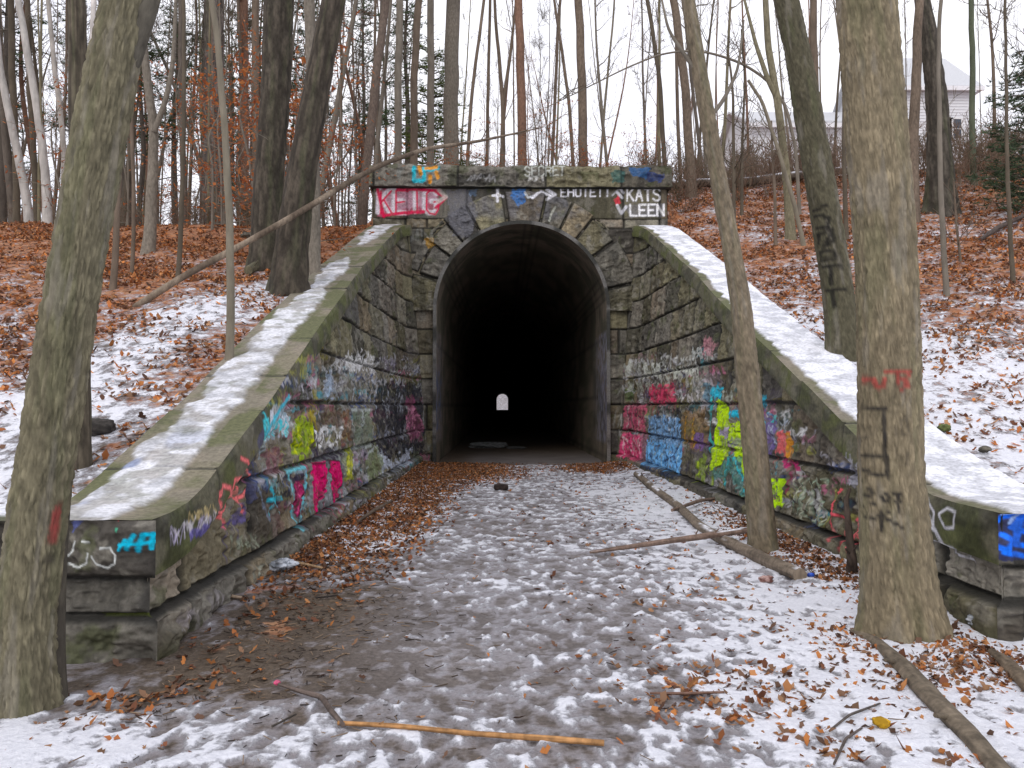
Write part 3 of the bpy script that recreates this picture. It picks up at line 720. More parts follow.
        cf.stroke(FP([(1010, 514), (1020, 512), (1016, 524)]), .016, (.30, .42, .70))
    c = apply_paint(c, cf, u, v, e, .95)
    g = Geo().grid(np.stack([xx, Y0[s] - d, v], -1), c, flip=(s > 0))
    # its flat top: stone edge with snow
    D = .82; nw = 34; w = np.linspace(0, 1, nw)
    a2 = np.linspace(W + .0, 7.0, 200)
    zt2 = zt
    Xg = np.repeat((Xc + s * a2)[:, None], nw, 1); Yg = (Y0[s] - .085) + D * np.repeat(w[None], 200, 0)
    nz = fbm(Xg * 3, Yg * 3, 0, 44, 5)
    sn = ss((np.repeat(w[None], 200, 0) - .25) * 3 + (nz - .5) * 2, .1, .5)
    zz = zt2 + .02 * sn * nz
    g.grid(np.stack([Xg, Yg, zz], -1), mixc(mixc((.13, .12, .09), (.09, .10, .05), nz), (.74, .75, .80), sn), flip=(s < 0))
    P = np.stack([np.stack([Xc + s * a2, a2 * 0 + Y0[s] - .085 + D, a2 * 0 + zt2], -1), np.stack([Xc + s * a2, a2 * 0 + Y0[s] - .085 + D, a2 * 0 - .05], -1)], 1)
    g.grid(P, (.08, .08, .06))
    g.build('end_pier', M_stone, root)
    return root

wing(-1); wing(1)

# ------------------------------------------------------------------ portal
CX, RAD, ZS = 0.575, 2.43, 4.32
CX = float(at(521.5, 406, YP)[0])
portal = thing('tunnel_portal', (CX, YP, 0), 'arched stone tunnel portal with painted frieze and dark opening', 'tunnel portal')
res = .024
us = np.arange(-3.6, 4.7 + res, res); vs = np.arange(-.1, 6.9 + res, res)
u, v = np.meshgrid(us, vs, indexing='ij')
e, rnd, k = courses(u, v, COURSES, .55, 1.15, -5, 5, 301)
d = rock(u, v, e, rnd, 302) * (ss(v, -1, 0))
d = np.minimum(d, .07)
c = stone_col(u, v, e, rnd, 303, moss=-.05, bright=.80)
r_ = np.hypot(u - CX, v - ZS); inside = ((v > ZS) & (r_ < RAD + .03)) | ((v <= ZS) & (np.abs(u - CX) < RAD + .03))
cvh = Canvas(-3.8, 4.9, -.2, 8.6)
HW = lambda pts: np.array([(at(px, py, YP)[0], at(px, py, YP)[2]) for px, py in pts])
cvh.poly(HW([(424, 238), (433, 236), (436, 246), (428, 250)]), (.50, .30, .08), .8, .1)
for q in ((407, 225, 435, 242, 4, .06), (420, 440, 432, 455, 1, .05), (612, 385, 624, 402, 1, .05), (611, 408, 622, 432, 1, .05)):
    squiggle(cvh, HW([(q[0], q[3]), (q[2], q[3]), (q[2], q[1]), (q[0], q[1])]), q[4], q[5], (.32, .33, .30), .6)
c = apply_paint(c, cvh, u, v, e)
keep = ~(inside[:-1, :-1] | inside[1:, :-1] | inside[1:, 1:] | inside[:-1, 1:])
g = Geo().grid(np.stack([u, YP - d, v], -1), c, keep)
for xa in (-3.6, 4.7):
    g.add([(xa, YP, 0), (xa, YP + 1.0, 0), (xa, YP + 1.0, 7.74), (xa, YP, 7.74)], [(0, 1, 2, 3)], (.09, .09, .08))
g.add([(-3.6, YP + 1.0, 6.9), (4.7, YP + 1.0, 6.9), (4.7, YP + 1.0, 7.74), (-3.6, YP + 1.0, 7.74)], [(0, 1, 2, 3)], (.09, .09, .08))
g.build('headwall', M_stone, portal)
# voussoirs
nt_, nr_ = 560, 60
th = np.linspace(-.02, math.pi + .02, nt_); rr = np.linspace(RAD + .02, 3.36, nr_)
T, Rr = np.meshgrid(th, rr, indexing='ij')
NV = 11; ph = T / math.pi * NV + .25 * np.sin(T * 5 + 1); bi = np.clip(np.floor(ph), 0, NV - 1).astype(int); nzr = fbm(T * 9, Rr * 3, 0, 12, 4)
rg = np.random.default_rng(5); rv = rg.random((NV, 4)); outr = 3.36 - .0 * rv[:, 3]
de = np.minimum(ph - bi, bi + 1 - ph) * math.pi / NV * Rr
outr = 3.36 - .45 * rv[:, 3] * (np.abs(np.arange(NV) - 5) > 2)
e = np.minimum(de, np.abs(outr[bi] - Rr)) * .8
X = CX + Rr * np.cos(T); Z = ZS + Rr * np.sin(T)
Z = np.minimum(Z, 7.69)
rnd = rv[bi]
d = rock(X, Z, e, rnd, 401, 1.0) * 1.2 - .07 * (1 - ss(e, .01, .05)) + .09 - .09 * (Rr > outr[bi])
d = np.where(Rr > 3.34, -.03, d)
c = stone_col(X, Z, e * .6, rnd, 402, moss=-.25, bright=.92)
c = mixc(c, (.15, .15, .165), ss(Z, 6.7, 7.0) * .6 * ss(e, .02, .06) * ss(nzr, .35, .6))
FQ = lambda x0, y0, x1, y1: HW([(x0, y1), (x1, y1), (x1, y0), (x0, y0)])
wt = (.74, .74, .78)
# the painted frieze
def frieze_paint(cv):
    P = lambda pts: HW(pts)
    cv.poly(P([(445, 190), (470, 190), (478, 217), (470, 240), (452, 236)]), (.20, .20, .22), .75, .2)
    cv.poly(P([(376, 188), (439, 188), (437, 213), (378, 217)]), (.42, .10, .16), .85, .12)
    cv.poly(P([(376, 190), (440, 189), (432, 204), (380, 214)]), (.48, .44, .50), .45, .3)
    word(cv, 'KEIG', FQ(377, 190, 439, 213), .15, (.62, .58, .62), .97, .12); word(cv, 'KEIG', FQ(379, 191, 441, 214), .055, (.55, .02, .07), .95, .12)
    for L in ([(378, 190), (384, 217)], [(384, 216), (404, 213), (424, 212)], [(398, 189), (440, 191)], [(436, 192), (446, 198), (436, 208)]): cv.stroke(P(L), .09, (.55, .03, .08))
    cv.stroke(P([(439, 190), (446, 197), (438, 202)]), .12, (.55, .52, .48), .8)
    cv.stroke(P([(497.5, 189), (497.5, 203)]), .09, wt); cv.stroke(P([(493, 197), (503, 197)]), .09, wt)
    cv.poly(P([(512, 190), (524, 188), (526, 203), (518, 208), (511, 200)]), (.07, .18, .42), .9, .2)
    cv.poly(P([(470, 191), (478, 190), (477, 196), (470, 197)]), (.16, .24, .36), .6, .2)
    cv.stroke(P([(525, 194), (528, 199), (536, 196), (538, 193)]), .07, (.55, .58, .60)); cv.stroke(P([(532, 199), (541, 192), (552, 197)]), .09, wt); cv.stroke(P([(547, 190), (555, 195), (547, 200)]), .10, wt)
    cv.stroke(P([(555, 208), (551, 215), (549, 222)]), .07, (.45, .46, .40), .8)
    word(cv, 'EHOTE!!', FQ(560, 188.4, 611, 196.8), .048, wt, 1.0, .05)
    cv.stroke(P([(612, 196), (618, 190), (622, 188)]), .06, (.4, .4, .4)); cv.poly(P([(613, 200), (619, 195), (621, 203), (616, 206)]), (.55, .06, .08), .9, .1)
    cv.poly(P([(624, 205), (664, 203), (664, 217), (630, 218)]), (.30, .30, .33), .5, .1)
    word(cv, 'KATS', FQ(626, 189, 661, 201), .058, (.84, .84, .9), 1.0, .05); word(cv, 'LEEN', FQ(629, 205, 665, 216), .060, (.84, .84, .9), 1.0, .05)
    for L in ([(617, 193), (622, 198)], [(617, 206), (621, 214), (626, 207)], [(620, 189), (623, 193)]): cv.stroke(P(L), .09, (.66, .66, .70))
frieze_paint(cvh)
c = apply_paint(c, cvh, X, Z, e, .78)
g = Geo().grid(np.stack([X, YP - d - .03, Z], -1), c, flip=False)
g.build('arch_ring', M_stone, portal)
# frieze band
us = np.arange(-3.58, 4.68, .022); vs = np.arange(6.86, 7.74, .022)
u, v = np.meshgrid(us, vs, indexing='ij')
e, rnd, k = courses(u, v, [6.85, 7.74], .9, 1.8, -5, 5, 501)
d = rock(u, v, e, rnd, 502, .5) * .55 + .035
c = stone_col(u, v, e, rnd, 503, moss=-.2, bright=.62); c = apply_paint(c, cvh, u, v, e, .78)
g = Geo().grid(np.stack([u, YP - d, v], -1), c)
g.build('frieze', M_stone, portal)
# coping slabs
cvc = Canvas(-3.9, 5.0, 7.6, 8.5)
CW = lambda pts: np.array([(at(px, py, 22.18)[0], at(px, py, 22.18)[2]) for px, py in pts])
CQ = lambda x0, y0, x1, y1: CW([(x0, y1), (x1, y1), (x1, y0), (x0, y0)])
cvc.poly(CW([(411, 166), (438, 166), (437, 183), (412, 183)]), (.35, .36, .32), .6, .2)
for L in ([(414, 168), (414, 181), (422, 181)], [(424, 168), (424, 180)], [(428, 170), (438, 168)]): cvc.stroke(CW(L), .12, (.05, .44, .54))
for L in ([(419, 167), (421, 174)], [(430, 176), (430, 182)], [(426, 168), (436, 167)], [(436, 172), (438, 178)]): cvc.stroke(CW(L), .11, (.62, .28, .05))
cvc.poly(CW([(397, 170), (404, 168), (402, 178), (398, 181)]), (.30, .32, .30), .6, .2)
word(cvc, 'SECRET', CQ(524, 166, 566, 176), .045, (.50, .52, .48), .9, .15); squiggle(cvc, CQ(528, 176, 546, 181), 3, .05, (.5, .5, .48))
squiggle(cvc, CQ(466, 173, 498, 182), 4, .05, (.52, .52, .52), .8); cvc.poly(CW([(448, 174), (500, 172), (500, 184), (450, 184)]), (.03, .03, .03), .5, .2)
cvc.poly(CW([(630, 168), (650, 167), (648, 180), (632, 178)]), (.04, .12, .28), .8, .2); cvc.poly(CW([(612, 172), (626, 170), (624, 182), (612, 182)]), (.05, .16, .15), .7, .2); cvc.poly(CW([(648, 172), (664, 174), (662, 184), (650, 182)]), (.03, .05, .16), .8, .2)
us = np.arange(-3.68, 4.80, .022)
u, v = np.meshgrid(us, np.concatenate([np.arange(7.73, 8.35, .02), [8.35]]), indexing='ij')
topw = .16 * (fbm(us * 1.4, 0, 0, 3, 5, .6) - .5)[:, None] * ((v - 7.73) / .62)
e, rnd, k = courses(u, v, [7.70, 8.6], 1.4, 2.6, -5, 6, 601)
e = np.minimum(e, (8.37 - v) + .02)
d = rock(u, v, e, rnd, 602, 1.8) * 1.1 + .22 - .10 * ss(v, 8.2, 8.36)
c = stone_col(u, v, e, rnd, 603, moss=.15, bright=.66); c = apply_paint(c, cvc, u, v, e, .85)
g = Geo().grid(np.stack([u, YP - d, v + topw], -1), c)
n = len(us); w = np.linspace(0, 1, 22)
Yt = (YP - d[:, -1])[:, None] * (1 - w) + (YP + 1.05) * w
nz = fbm(us[:, None] * 3, Yt * 3, 0, 7, 4)
g.grid(np.stack([np.repeat(us[:, None], 22, 1), Yt, (8.35 + topw[:, -1])[:, None] + .03 * (nz - .5) * (w > .01)], -1), mixc((.08, .085, .045), (.16, .13, .09), nz))
Pb = np.stack([np.stack([us, YP - d[:, 0], us * 0 + 7.73], -1), np.stack([us, us * 0 + YP + .05, us * 0 + 7.73], -1)], 1)
g.grid(Pb, (.05, .05, .045), flip=True)
for i in (0, -1):
    P = np.stack([np.stack([u[i], YP - d[i], v[i] + topw[i]], -1), np.stack([u[i], u[i] * 0 + YP + 1.05, v[i] + topw[i]], -1)], 1)
    g.grid(P, (.07, .07, .06))
g.build('parapet_coping', M_stone, portal)

# lining of the tunnel
def horseshoe(r, n=110):
    zz = np.linspace(-.05, ZS, 40)[:-1]; a = np.linspace(0, math.pi, n)
    X = np.concatenate([np.full(39, CX - r), CX - r * np.cos(a), np.full(39, CX + r)])
    Z = np.concatenate([zz, ZS + r * np.sin(a), zz[::-1]])
    return X, Z
TEND = 340.0
Ys = np.concatenate([np.linspace(22.22, 25, 90), np.geomspace(25.1, TEND, 90)])
X, Z = horseshoe(2.37); n = len(X)
arc = np.concatenate([[0], np.cumsum(np.hypot(np.diff(X), np.diff(Z)))])
A, Yg = np.meshgrid(arc, Ys, indexing='ij')
nz = fbm(A * 2.2, Yg * 2.2, 0, 700, 5); st = fbm(A * 1.0, Yg * 6, 0, 710, 4)
brick = np.minimum(np.abs((A / .21) % 1 - .5), .5) 
c = mixc((.21, .175, .135), (.11, .105, .075), ss(nz, .35, .65)); c = c * (.6 + .8 * st)[..., None]
c = mixc(c, (.03, .03, .027), (brick > .46) * .5)
Zg = np.repeat(Z[:, None], len(Ys), 1); right = (np.repeat(X[:, None], len(Ys), 1) > CX)
sc = fbm(Zg * 9, Yg * 11, 0, 720, 4)
pm = ss(sc, .42, .56) * (Zg > .55) * (Zg < 3.75) * (1 - ss(Yg, 23.4, 25.5))
c = mixc(c, (.36, .36, .46), pm * np.where(right, .8, .28))
pm2 = ss(fbm(Zg * 6, Yg * 9, 0, 730, 3), .55, .62) * (Zg > .9) * (Zg < 2.6) * (1 - ss(Yg, 23.2, 25))
c = mixc(c, np.where(right[..., None], (.10, .10, .16), (.10, .16, .34)), pm2 * .7)
Xg = np.repeat(X[:, None], len(Ys), 1)
g = Geo().grid(np.stack([Xg, Yg, Zg], -1), c)
Xo, Zo = horseshoe(2.47)
rim = mixc((.17, .165, .155), (.05, .05, .045), ss(fbm(arc * 2.2, 0, 0, 9, 5), .42, .58))
g.grid(np.stack([np.stack([X, X * 0 + 22.22, Z], -1), np.stack([Xo, X * 0 + 22.22, Zo], -1)], 1), np.stack([rim, rim], 1), flip=True)
g.grid(np.stack([np.stack([Xo, X * 0 + 22.22, Zo], -1), np.stack([Xo, X * 0 + 22.46, Zo], -1)], 1), np.stack([rim, rim], 1), flip=True)
g.build('lining', M_stone, portal)
# far headwall
g = Geo()
Xo, Zo = horseshoe(2.37)
Pout = np.stack([np.clip(CX + (Xo - CX) * 4, CX - 9, CX + 9), Xo * 0 + TEND, np.where(Zo > ZS, np.minimum(ZS + (Zo - ZS) * 3, 9.0), Zo)], -1)
g.grid(np.stack([np.stack([Xo, Xo * 0 + TEND, Zo], -1), Pout], 1), (.09, .09, .08))
g.build('far_headwall', M_stone, portal)
# ================================================================== ground and hillside
def Hraw(X, Y):
    X = np.asarray(X, float); Y = np.asarray(Y, float)
    Yc = np.clip(Y, 5.2, 22.4)
    dl = np.clip(-3.2 - X, 0, 60); dr = np.clip(X - 4.4, 0, 60)
    k = np.clip((Y - 22.4) / 7.0, 0, 1); k = k * (1.35 - .35 * k)
    zl = ztop(-1, Yc) - .07 + .035 * dl * ss(Y, 7, 13) * (1 - ss(Y, 18, 27)) - .06 * np.clip(dl - 6, 0, 40) * ss(Y, 10, 25)
    zl = zl + k * 1.15 - .012 * np.clip(Y - 30, 0, 300)
    zr = ztop(1, Yc) - .07 + .10 * np.minimum(dr, 25) * ss(Y, 7, 15)
    zr = zr + k * 2.75 + .15 * np.clip(Y - 30, 0, 30)
    t = ss(X, -2.6, 5.2)
    z = zl * (1 - t) + zr * t
    over = ss(X, -4.0, -3.0) * (1 - ss(X, 4.4, 5.4)) * ss(Y, 22.6, 22.9)
    z = z + over * np.clip(7.95 - z, 0, 3)
    amp = ss(np.maximum(dl, dr), 0, 1.5) + ss(Y, 23.5, 25)
    z = z + np.clip(amp, 0, 1) * (.5 * (fbm(X * .45, Y * .45, 0, 800, 4) - .5) + .10 * (fbm(X * 2.4, Y * 2.4, 0, 801, 3) - .5))
    return z
def H(X, Y):
    z = Hraw(X, Y); X = np.asarray(X, float); Y = np.asarray(Y, float)
    s = np.where(X < CX, -1, 1); y0 = np.where(s < 0, Y0[-1], Y0[1]); w = np.where(s < 0, XB[-1] - X, X - XB[1])
    f = ss(Y, 1.5, y0 + .3) * ss(w, 6.7, 9.5)
    return np.where(Y < y0 + .40, z * f - .06 * (1 - f), z)
def base(px, py):      # where a viewing ray meets the hillside
    d = ray(px, py); t = np.linspace(5.5, 80, 3000)
    P = CAM[None] + d[None] * (t / d[1])[:, None]
    h = H(P[:, 0], P[:, 1]); i = np.argmax(P[:, 2] < h)
    if P[:, 2].min() > h.max() or i == 0: i = len(t) // 3
    return np.array([P[i, 0], P[i, 1], h[i]])
def axis(a, b, st, far, grow=1.13):
    v = list(np.arange(a, b, st)); d = st
    while v[-1] < far: d *= grow; v.append(v[-1] + d)
    return v
xr = axis(0.6, 15, .15, 220); xl = [1.05 - x for x in axis(0.6, 14, .15, 220)]
xs = np.array(sorted(set(np.round(xl + xr, 4))))
ys = np.array([y for y in axis(1.2, 32, .12, 339.4, 1.1) if y < 339.4] + [339.6, 340.0])
X, Y = np.meshgrid(xs, ys, indexing='ij'); Z = H(X, Y)
Z[:, -1] = -1
def hill_masks(X, Y):
    n = fbm(X * .6, Y * .6, 0, 820, 4)
    left = X < CX
    S = np.where(left, .34 - .34 * ss(Y, 12, 20) + .10 * (1 - ss(Y, 7, 10)), .63 - .35 * ss(Y + .5 * (X - 4), 9.5, 17))
    tx = -3.7 - .0 * Y - .09 * (Y - 7.0) - .6 * np.sin((Y - 6) * .45)
    track = np.exp(-((X - tx - .0) / .8) ** 2) * (Y < 17) * left
    S = S + .22 * track + .5 * (n - .5)
    L = np.where(left, .85 + .4 * ss(Y, 9, 17), .52 + .5 * ss(Y + .5 * (X - 4), 11, 18)) - .6 * track
    L = np.where(Y < 8, L - .1, L)
    return S, L
S, L = hill_masks(X, Y)
cx_, cy_ = (X[:-1, :-1] + X[1:, 1:]) / 2, (Y[:-1, :-1] + Y[1:, 1:]) / 2
yc = np.clip(cy_, 5.2, 22.4)
ml = wallX(-1, yc, ztop(-1, yc)) - .42; mr = wallX(1, yc, ztop(1, yc)) + .42
hole = (cx_ > ml) & (cx_ < mr) & (cy_ < 23.15)
hole |= (np.abs(cx_ - CX) < 2.6) & (cy_ > 339.3)
hole |= (cx_ > XB[-1] - 6.75) & (cx_ < CX) & (cy_ < Y0[-1] + .42)
hole |= (cx_ < XB[1] + 6.75) & (cx_ >= CX) & (cy_ < Y0[1] + .42)
g = Geo().grid(np.stack([X, Y, Z], -1), np.stack([S, L, X * 0 + .3], -1), ~hole)
tag(g.build('hillside', M_hill), kind='structure')

# path, cutting floor, tunnel floor and land beyond in one sheet
def gz(X, Y):
    n = fbm(X * 1.3, Y * 1.3, 0, 840, 4) - .5
    edge = ss(X, 2.3, 3.4) * .10 + ss(-X, 1.3, 2.2) * .07
    return .05 * n + np.where((Y > 4.8) & (Y < 22), edge * ss(Y, 4.8, 7), 0)
def gauss(X, Y, x, y, a, b): return np.exp(-((X - x) / a) ** 2 - ((Y - y) / b) ** 2)
def ground_masks(X, Y):
    S = .475 + 0 * X
    S = S + .17 * ss(X - .0 * Y, .9, 2.1) * ss(-Y, -20, -13) + .24 * ss(X - .35 * (Y - 4), .3, 1.8) * (1 - ss(Y, 5.5, 8.5))
    S = S - .36 * gauss(X, Y, -1.75, 6.6, .75, 1.7) - .30 * gauss(X, Y, -2.2, 4.9, .9, .55) - .25 * gauss(X, Y, -.9, 5.6, .9, 1.2)
    S = S - .13 * gauss(X, Y, -.2, 9, 1.3, 7) - .05 * gauss(X, Y, .2, 4.6, 1.4, 1.3)
    S = S + .40 * gauss(X, Y, -2.35, 3.75, .7, .38) + .08 * gauss(X, Y, .2, 3.5, 1.5, .6)
    S = S + .18 * gauss(X, Y, -1.6, 13, .35, 5) + .16 * gauss(X, Y, -1.55, 9, .3, 1.0)
    S = np.where(Y > 21.6, S - ss(Y, 21.0, 22.6) * 1.2, S)
    S = np.where(Y > 340, .45, S)
    L = .0 + 1.15 * gauss(X, Y, -1.9, 13.5, .70, 5.2) + .75 * gauss(X, Y, -1.2, 19.5, 1.3, 2.3) + .55 * gauss(X, Y, 3.2, 8.5, .35, 3) + .5 * gauss(X, Y, 2.6, 20.5, .9, 1.3)
    L = L + .22 * gauss(X, Y, -1.7, 6.0, .8, 1.6) + .42 * gauss(X, Y, 2.9, 4.9, .7, .5) + .2 * gauss(X, Y, 1.6, 4.3, .9, .6)
    S = S - .16 * gauss(X, Y, -1.2, 20, 1.2, 2) 
    G = ss(X, -1.4, -.5) * (1 - ss(Y, 24, 30)) * (.35 + .65 * ss(Y, 3.5, 6))
    return S, L, G
xs = np.array(sorted(set(np.round([1.05 - x for x in axis(.6, 5, .09, 1500, 1.2)] + axis(.6, 6, .09, 1500, 1.2), 4))))
ys = np.array(sorted([-y for y in axis(.1, 1, .2, 400, 1.4)] + axis(0, 24, .09, 2500, 1.07)))
ys = ys[(ys < 2.85) | (ys > 22.0)]; xs = xs[(xs < -2.45) | (xs > 3.75)]
ys = np.sort(np.concatenate([ys, np.geomspace(2.9, 21.95, 720)])); xs = np.sort(np.concatenate([xs, np.arange(-2.44, 3.74, .021)]))
X, Y = np.meshgrid(xs, ys, indexing='ij')
S, L, G = ground_masks(X, Y)
Z = gz(X, Y) * (Y < 339)
# patches of snow, then footprints trodden through it
S = S + 1.05 * (fbm(X * 9.5, Y * 7, 0, 880, 4, .62) - .5) + .30 * (fbm(X * 1.1, Y * 1.1, 0, 881, 2) - .5)
rgf = np.random.default_rng(5); press = np.zeros(X.shape)
for _ in range(2300):
    fy = 3.1 * (19.5 / 3.1) ** rgf.random() ; fx = np.clip(rgf.normal(.55, 1.25), -1.9, 3.1); a = rgf.normal(.0, .35) + (rgf.random() < .12) * 1.2
    i0, i1 = np.searchsorted(xs, fx - .2), np.searchsorted(xs, fx + .2); j0, j1 = np.searchsorted(ys, fy - .22), np.searchsorted(ys, fy + .22)
    dx, dy = X[i0:i1, j0:j1] - fx, Y[i0:i1, j0:j1] - fy
    u_ = dx * math.cos(a) + dy * math.sin(a); v_ = -dx * math.sin(a) + dy * math.cos(a)
    q = np.sqrt((u_ / .052) ** 2 + (v_ / .145) ** 2); w_ = rgf.uniform(.06, .26)
    press[i0:i1, j0:j1] = np.maximum(press[i0:i1, j0:j1], w_ * (1 - ss(q, .75, 1.1))); S[i0:i1, j0:j1] += .06 * np.exp(-((q - 1.35) / .25) ** 2)
S = S - press
thick = ss(S, .36, .60)
Z = Z + np.where(Y < 22.5, .016 * thick - .012 * press / .3, 0)
g = Geo().grid(np.stack([X, Y, Z], -1), np.stack([S, L, G], -1))
tag(g.build('path', M_ground), kind='structure')

# ---- fallen leaves as real leaves
LEAFC = np.array([(.55, .21, .06), (.44, .155, .05), (.24, .095, .05), (.42, .23, .12), (.13, .065, .04), (.54, .24, .09), (.30, .17, .10), (.18, .10, .065)])
def leaves(P, Nrm_tilt, size, seed, name, label, mat=M_leaf, cols=LEAFC, dim=1.0):
    rg = np.random.default_rng(seed); n = len(P)
    a = rg.uniform(0, 2 * math.pi, n); sz = size * rg.uniform(.4, 1.4, n)
    shp = np.array([(-.5, 0, 0), (-.25, .22, .05), (-.05, .16, .0), (.15, .28, .07), (.5, .03, .10), (.2, -.27, .05), (0, -.15, 0), (-.28, -.2, .06)])
    V = np.repeat(shp[None], n, 0) * sz[:, None, None]
    V[:, :, 1] *= rg.uniform(.7, 1.3, n)[:, None]; V[:, :, 2] *= rg.uniform(-1, 4, n)[:, None]
    tx, ty = rg.normal(0, Nrm_tilt, n), rg.normal(0, Nrm_tilt, n)
    V[:, :, 2] += V[:, :, 0] * tx[:, None] + V[:, :, 1] * ty[:, None]
    c, s_ = np.cos(a)[:, None], np.sin(a)[:, None]
    x = V[:, :, 0] * c - V[:, :, 1] * s_; y = V[:, :, 0] * s_ + V[:, :, 1] * c
    V = np.stack([x, y, V[:, :, 2]], -1) + P[:, None]
    i = np.arange(n)[:, None] * 8
    F = np.concatenate([i + np.array([[0, 1, 2, 7]]), i + np.array([[7, 2, 3, 6]]), i + np.array([[6, 3, 4, 5]])])
    C = cols[rg.integers(0, len(cols), n)] * rg.uniform(.45, 1.15, n)[:, None] * dim
    g = Geo().add(V.reshape(-1, 3), F, np.repeat(C, 8, 0))
    return tag(g.build(name, mat, smooth=False), label, None if False else 'fallen leaves', kind='stuff')
rg = np.random.default_rng(50)
n = 560000
X = rg.uniform(-24, 24, n); Y = rg.uniform(5.6, 33, n)
S, L = hill_masks(X, Y)
ok = (rg.random(n) < np.clip(L * 1.0 - .12, .03, 1) * np.where(fbm(X * 1.9, Y * 1.9, 0, 860, 4) > .48, 1, .16) * np.interp(Y, [6, 12, 30], [.8, 1, .6]))
yc = np.clip(Y, 5.2, 22.4)
ok &= ~((X > wallX(-1, yc, ztop(-1, yc)) - .85) & (X < wallX(1, yc, ztop(1, yc)) + .85) & (Y < 23.4))
ok &= (np.abs(X) < Y * .72 + 1.0)
X, Y = X[ok], Y[ok]
leaves(np.stack([X, Y, H(X, Y) + .012], -1), .5, .078, 61, 'hillside_leaves', 'orange and brown dead leaves scattered over the snowy banks', dim=1.2)
n = 170000
X = rg.uniform(-2.4, 3.5, n); Y = 3.0 + 19.5 * rg.random(n)
S, L, G = ground_masks(X, Y)
cl = fbm(X * 1.9, Y * 1.9, 0, 870, 4)
cl2 = fbm(X * 3, Y * 3, 0, 875, 3)
L = L - .22 * gauss(X, Y, -1.7, 6.0, .8, 1.6) * .8
dens = np.clip(L * 1.6 - .05, 0, 1) * 1.2 * np.where(X < .5, .22 + .78 * ss(Y, 6.3, 8.6), np.where(Y < 6, .40, 1)) + .004 + .35 * gauss(X, Y, -2.0, 4.6, .35, .5) * (cl > .48) + .3 * gauss(X, Y, 2.35, 5.5, .3, .3) + .3 * gauss(X, Y, 2.9, 8.5, .3, .3) + .14 * ss(cl, .58, .70) * (X > .8) * (Y < 6) + .014 * (X > 1) + .02 * ss(cl2, .5, .6) * (X > .5) * (Y < 7)
dens = dens + .45 * gauss(X, Y, 2.75, 4.95, .55, .4) * (cl > .45) + .8 * gauss(X, Y, 3.18, 8.2, .16, 1.6)
wl = (X < XB[-1] + .12) & (Y > 5); wr = (X > XB[1] - .12) & (Y > 5.3)
ok = (rg.random(n) < dens) & ~wl & ~wr
X, Y = X[ok], Y[ok]
leaves(np.stack([X, Y, gz(X, Y) + .010], -1), .40, .060, 62, 'path_leaves', 'orange and brown dead leaves lying along the path edges', dim=.9)

# ================================================================== trees
BK = {'grey': (.185, .162, .130), 'olive': (.185, .165, .105), 'dark': (.105, .086, .062), 'brown': (.150, .115, .085), 'pale': (.20, .175, .13), 'birch': (.42, .40, .37), 'red': (.19, .11, .075)}
def smooth_path(pts, n):
    pts = np.asarray(pts, float); t = np.concatenate([[0], np.cumsum(np.linalg.norm(np.diff(pts, axis=0), axis=1))])
    q = np.linspace(0, t[-1], n); P = np.stack([np.interp(q, t, pts[:, i]) for i in range(3)], -1)
    for _ in range(max(2, n // 12)):
        P[1:-1] = (P[:-2] + 2 * P[1:-1] + P[2:]) / 4
    return P, q
def twigs(g, p, d, L, r, lvl, rg, col, out=None, up=.12, minr=.004):
    n = 5 if lvl > 0 else 3
    pts = [p]; dd = d.copy()
    for _ in range(n):
        dd = dd + rg.normal(0, .16, 3) + np.array([0, 0, up]); dd /= np.linalg.norm(dd)
        pts.append(pts[-1] + dd * L / n)
    rad = np.linspace(r, max(minr, r * .3), n + 1)
    g.tube(pts, rad, 5 if r > .03 else 3, col)
    if out is not None and lvl == 0: out.extend([(pts[1], dd), (pts[-1], dd)])
    if lvl == 0: return
    m = rg.integers(3, 6)
    for i in range(m):
        k = rg.uniform(.25, 1) * n; a = int(min(k, n - 1e-6)); q = pts[a] + (pts[a + 1] - pts[a]) * (k - a)
        sd = rg.normal(0, 1, 3); sd -= sd @ dd * dd; sd /= np.linalg.norm(sd)
        twigs(g, q, dd * .75 + sd * .75, L * rg.uniform(.35, .6), max(minr, r * .5 * (1 - .4 * k / n)), lvl - 1, rg, col, out, up, minr)
def add_crown(g, P, rad, n, rg, col, lo=.45, L=(1.5, 3.5), lvl=2, out=None, up=.12, flat=.6, minr=.004):
    for i in range(n):
        k = rg.uniform(lo, .99); a = int(k * (len(P) - 1)); p = P[a]
        th = rg.uniform(0, 2 * math.pi); d = np.array([math.cos(th), math.sin(th), flat * rg.uniform(.3, 1.6)]); d /= np.linalg.norm(d)
        twigs(g, p, d, rg.uniform(*L) * (1.25 - .7 * k), max(minr * 1.4, rad[a] * rg.uniform(.25, .45)), lvl, rg, col, out, up, minr)

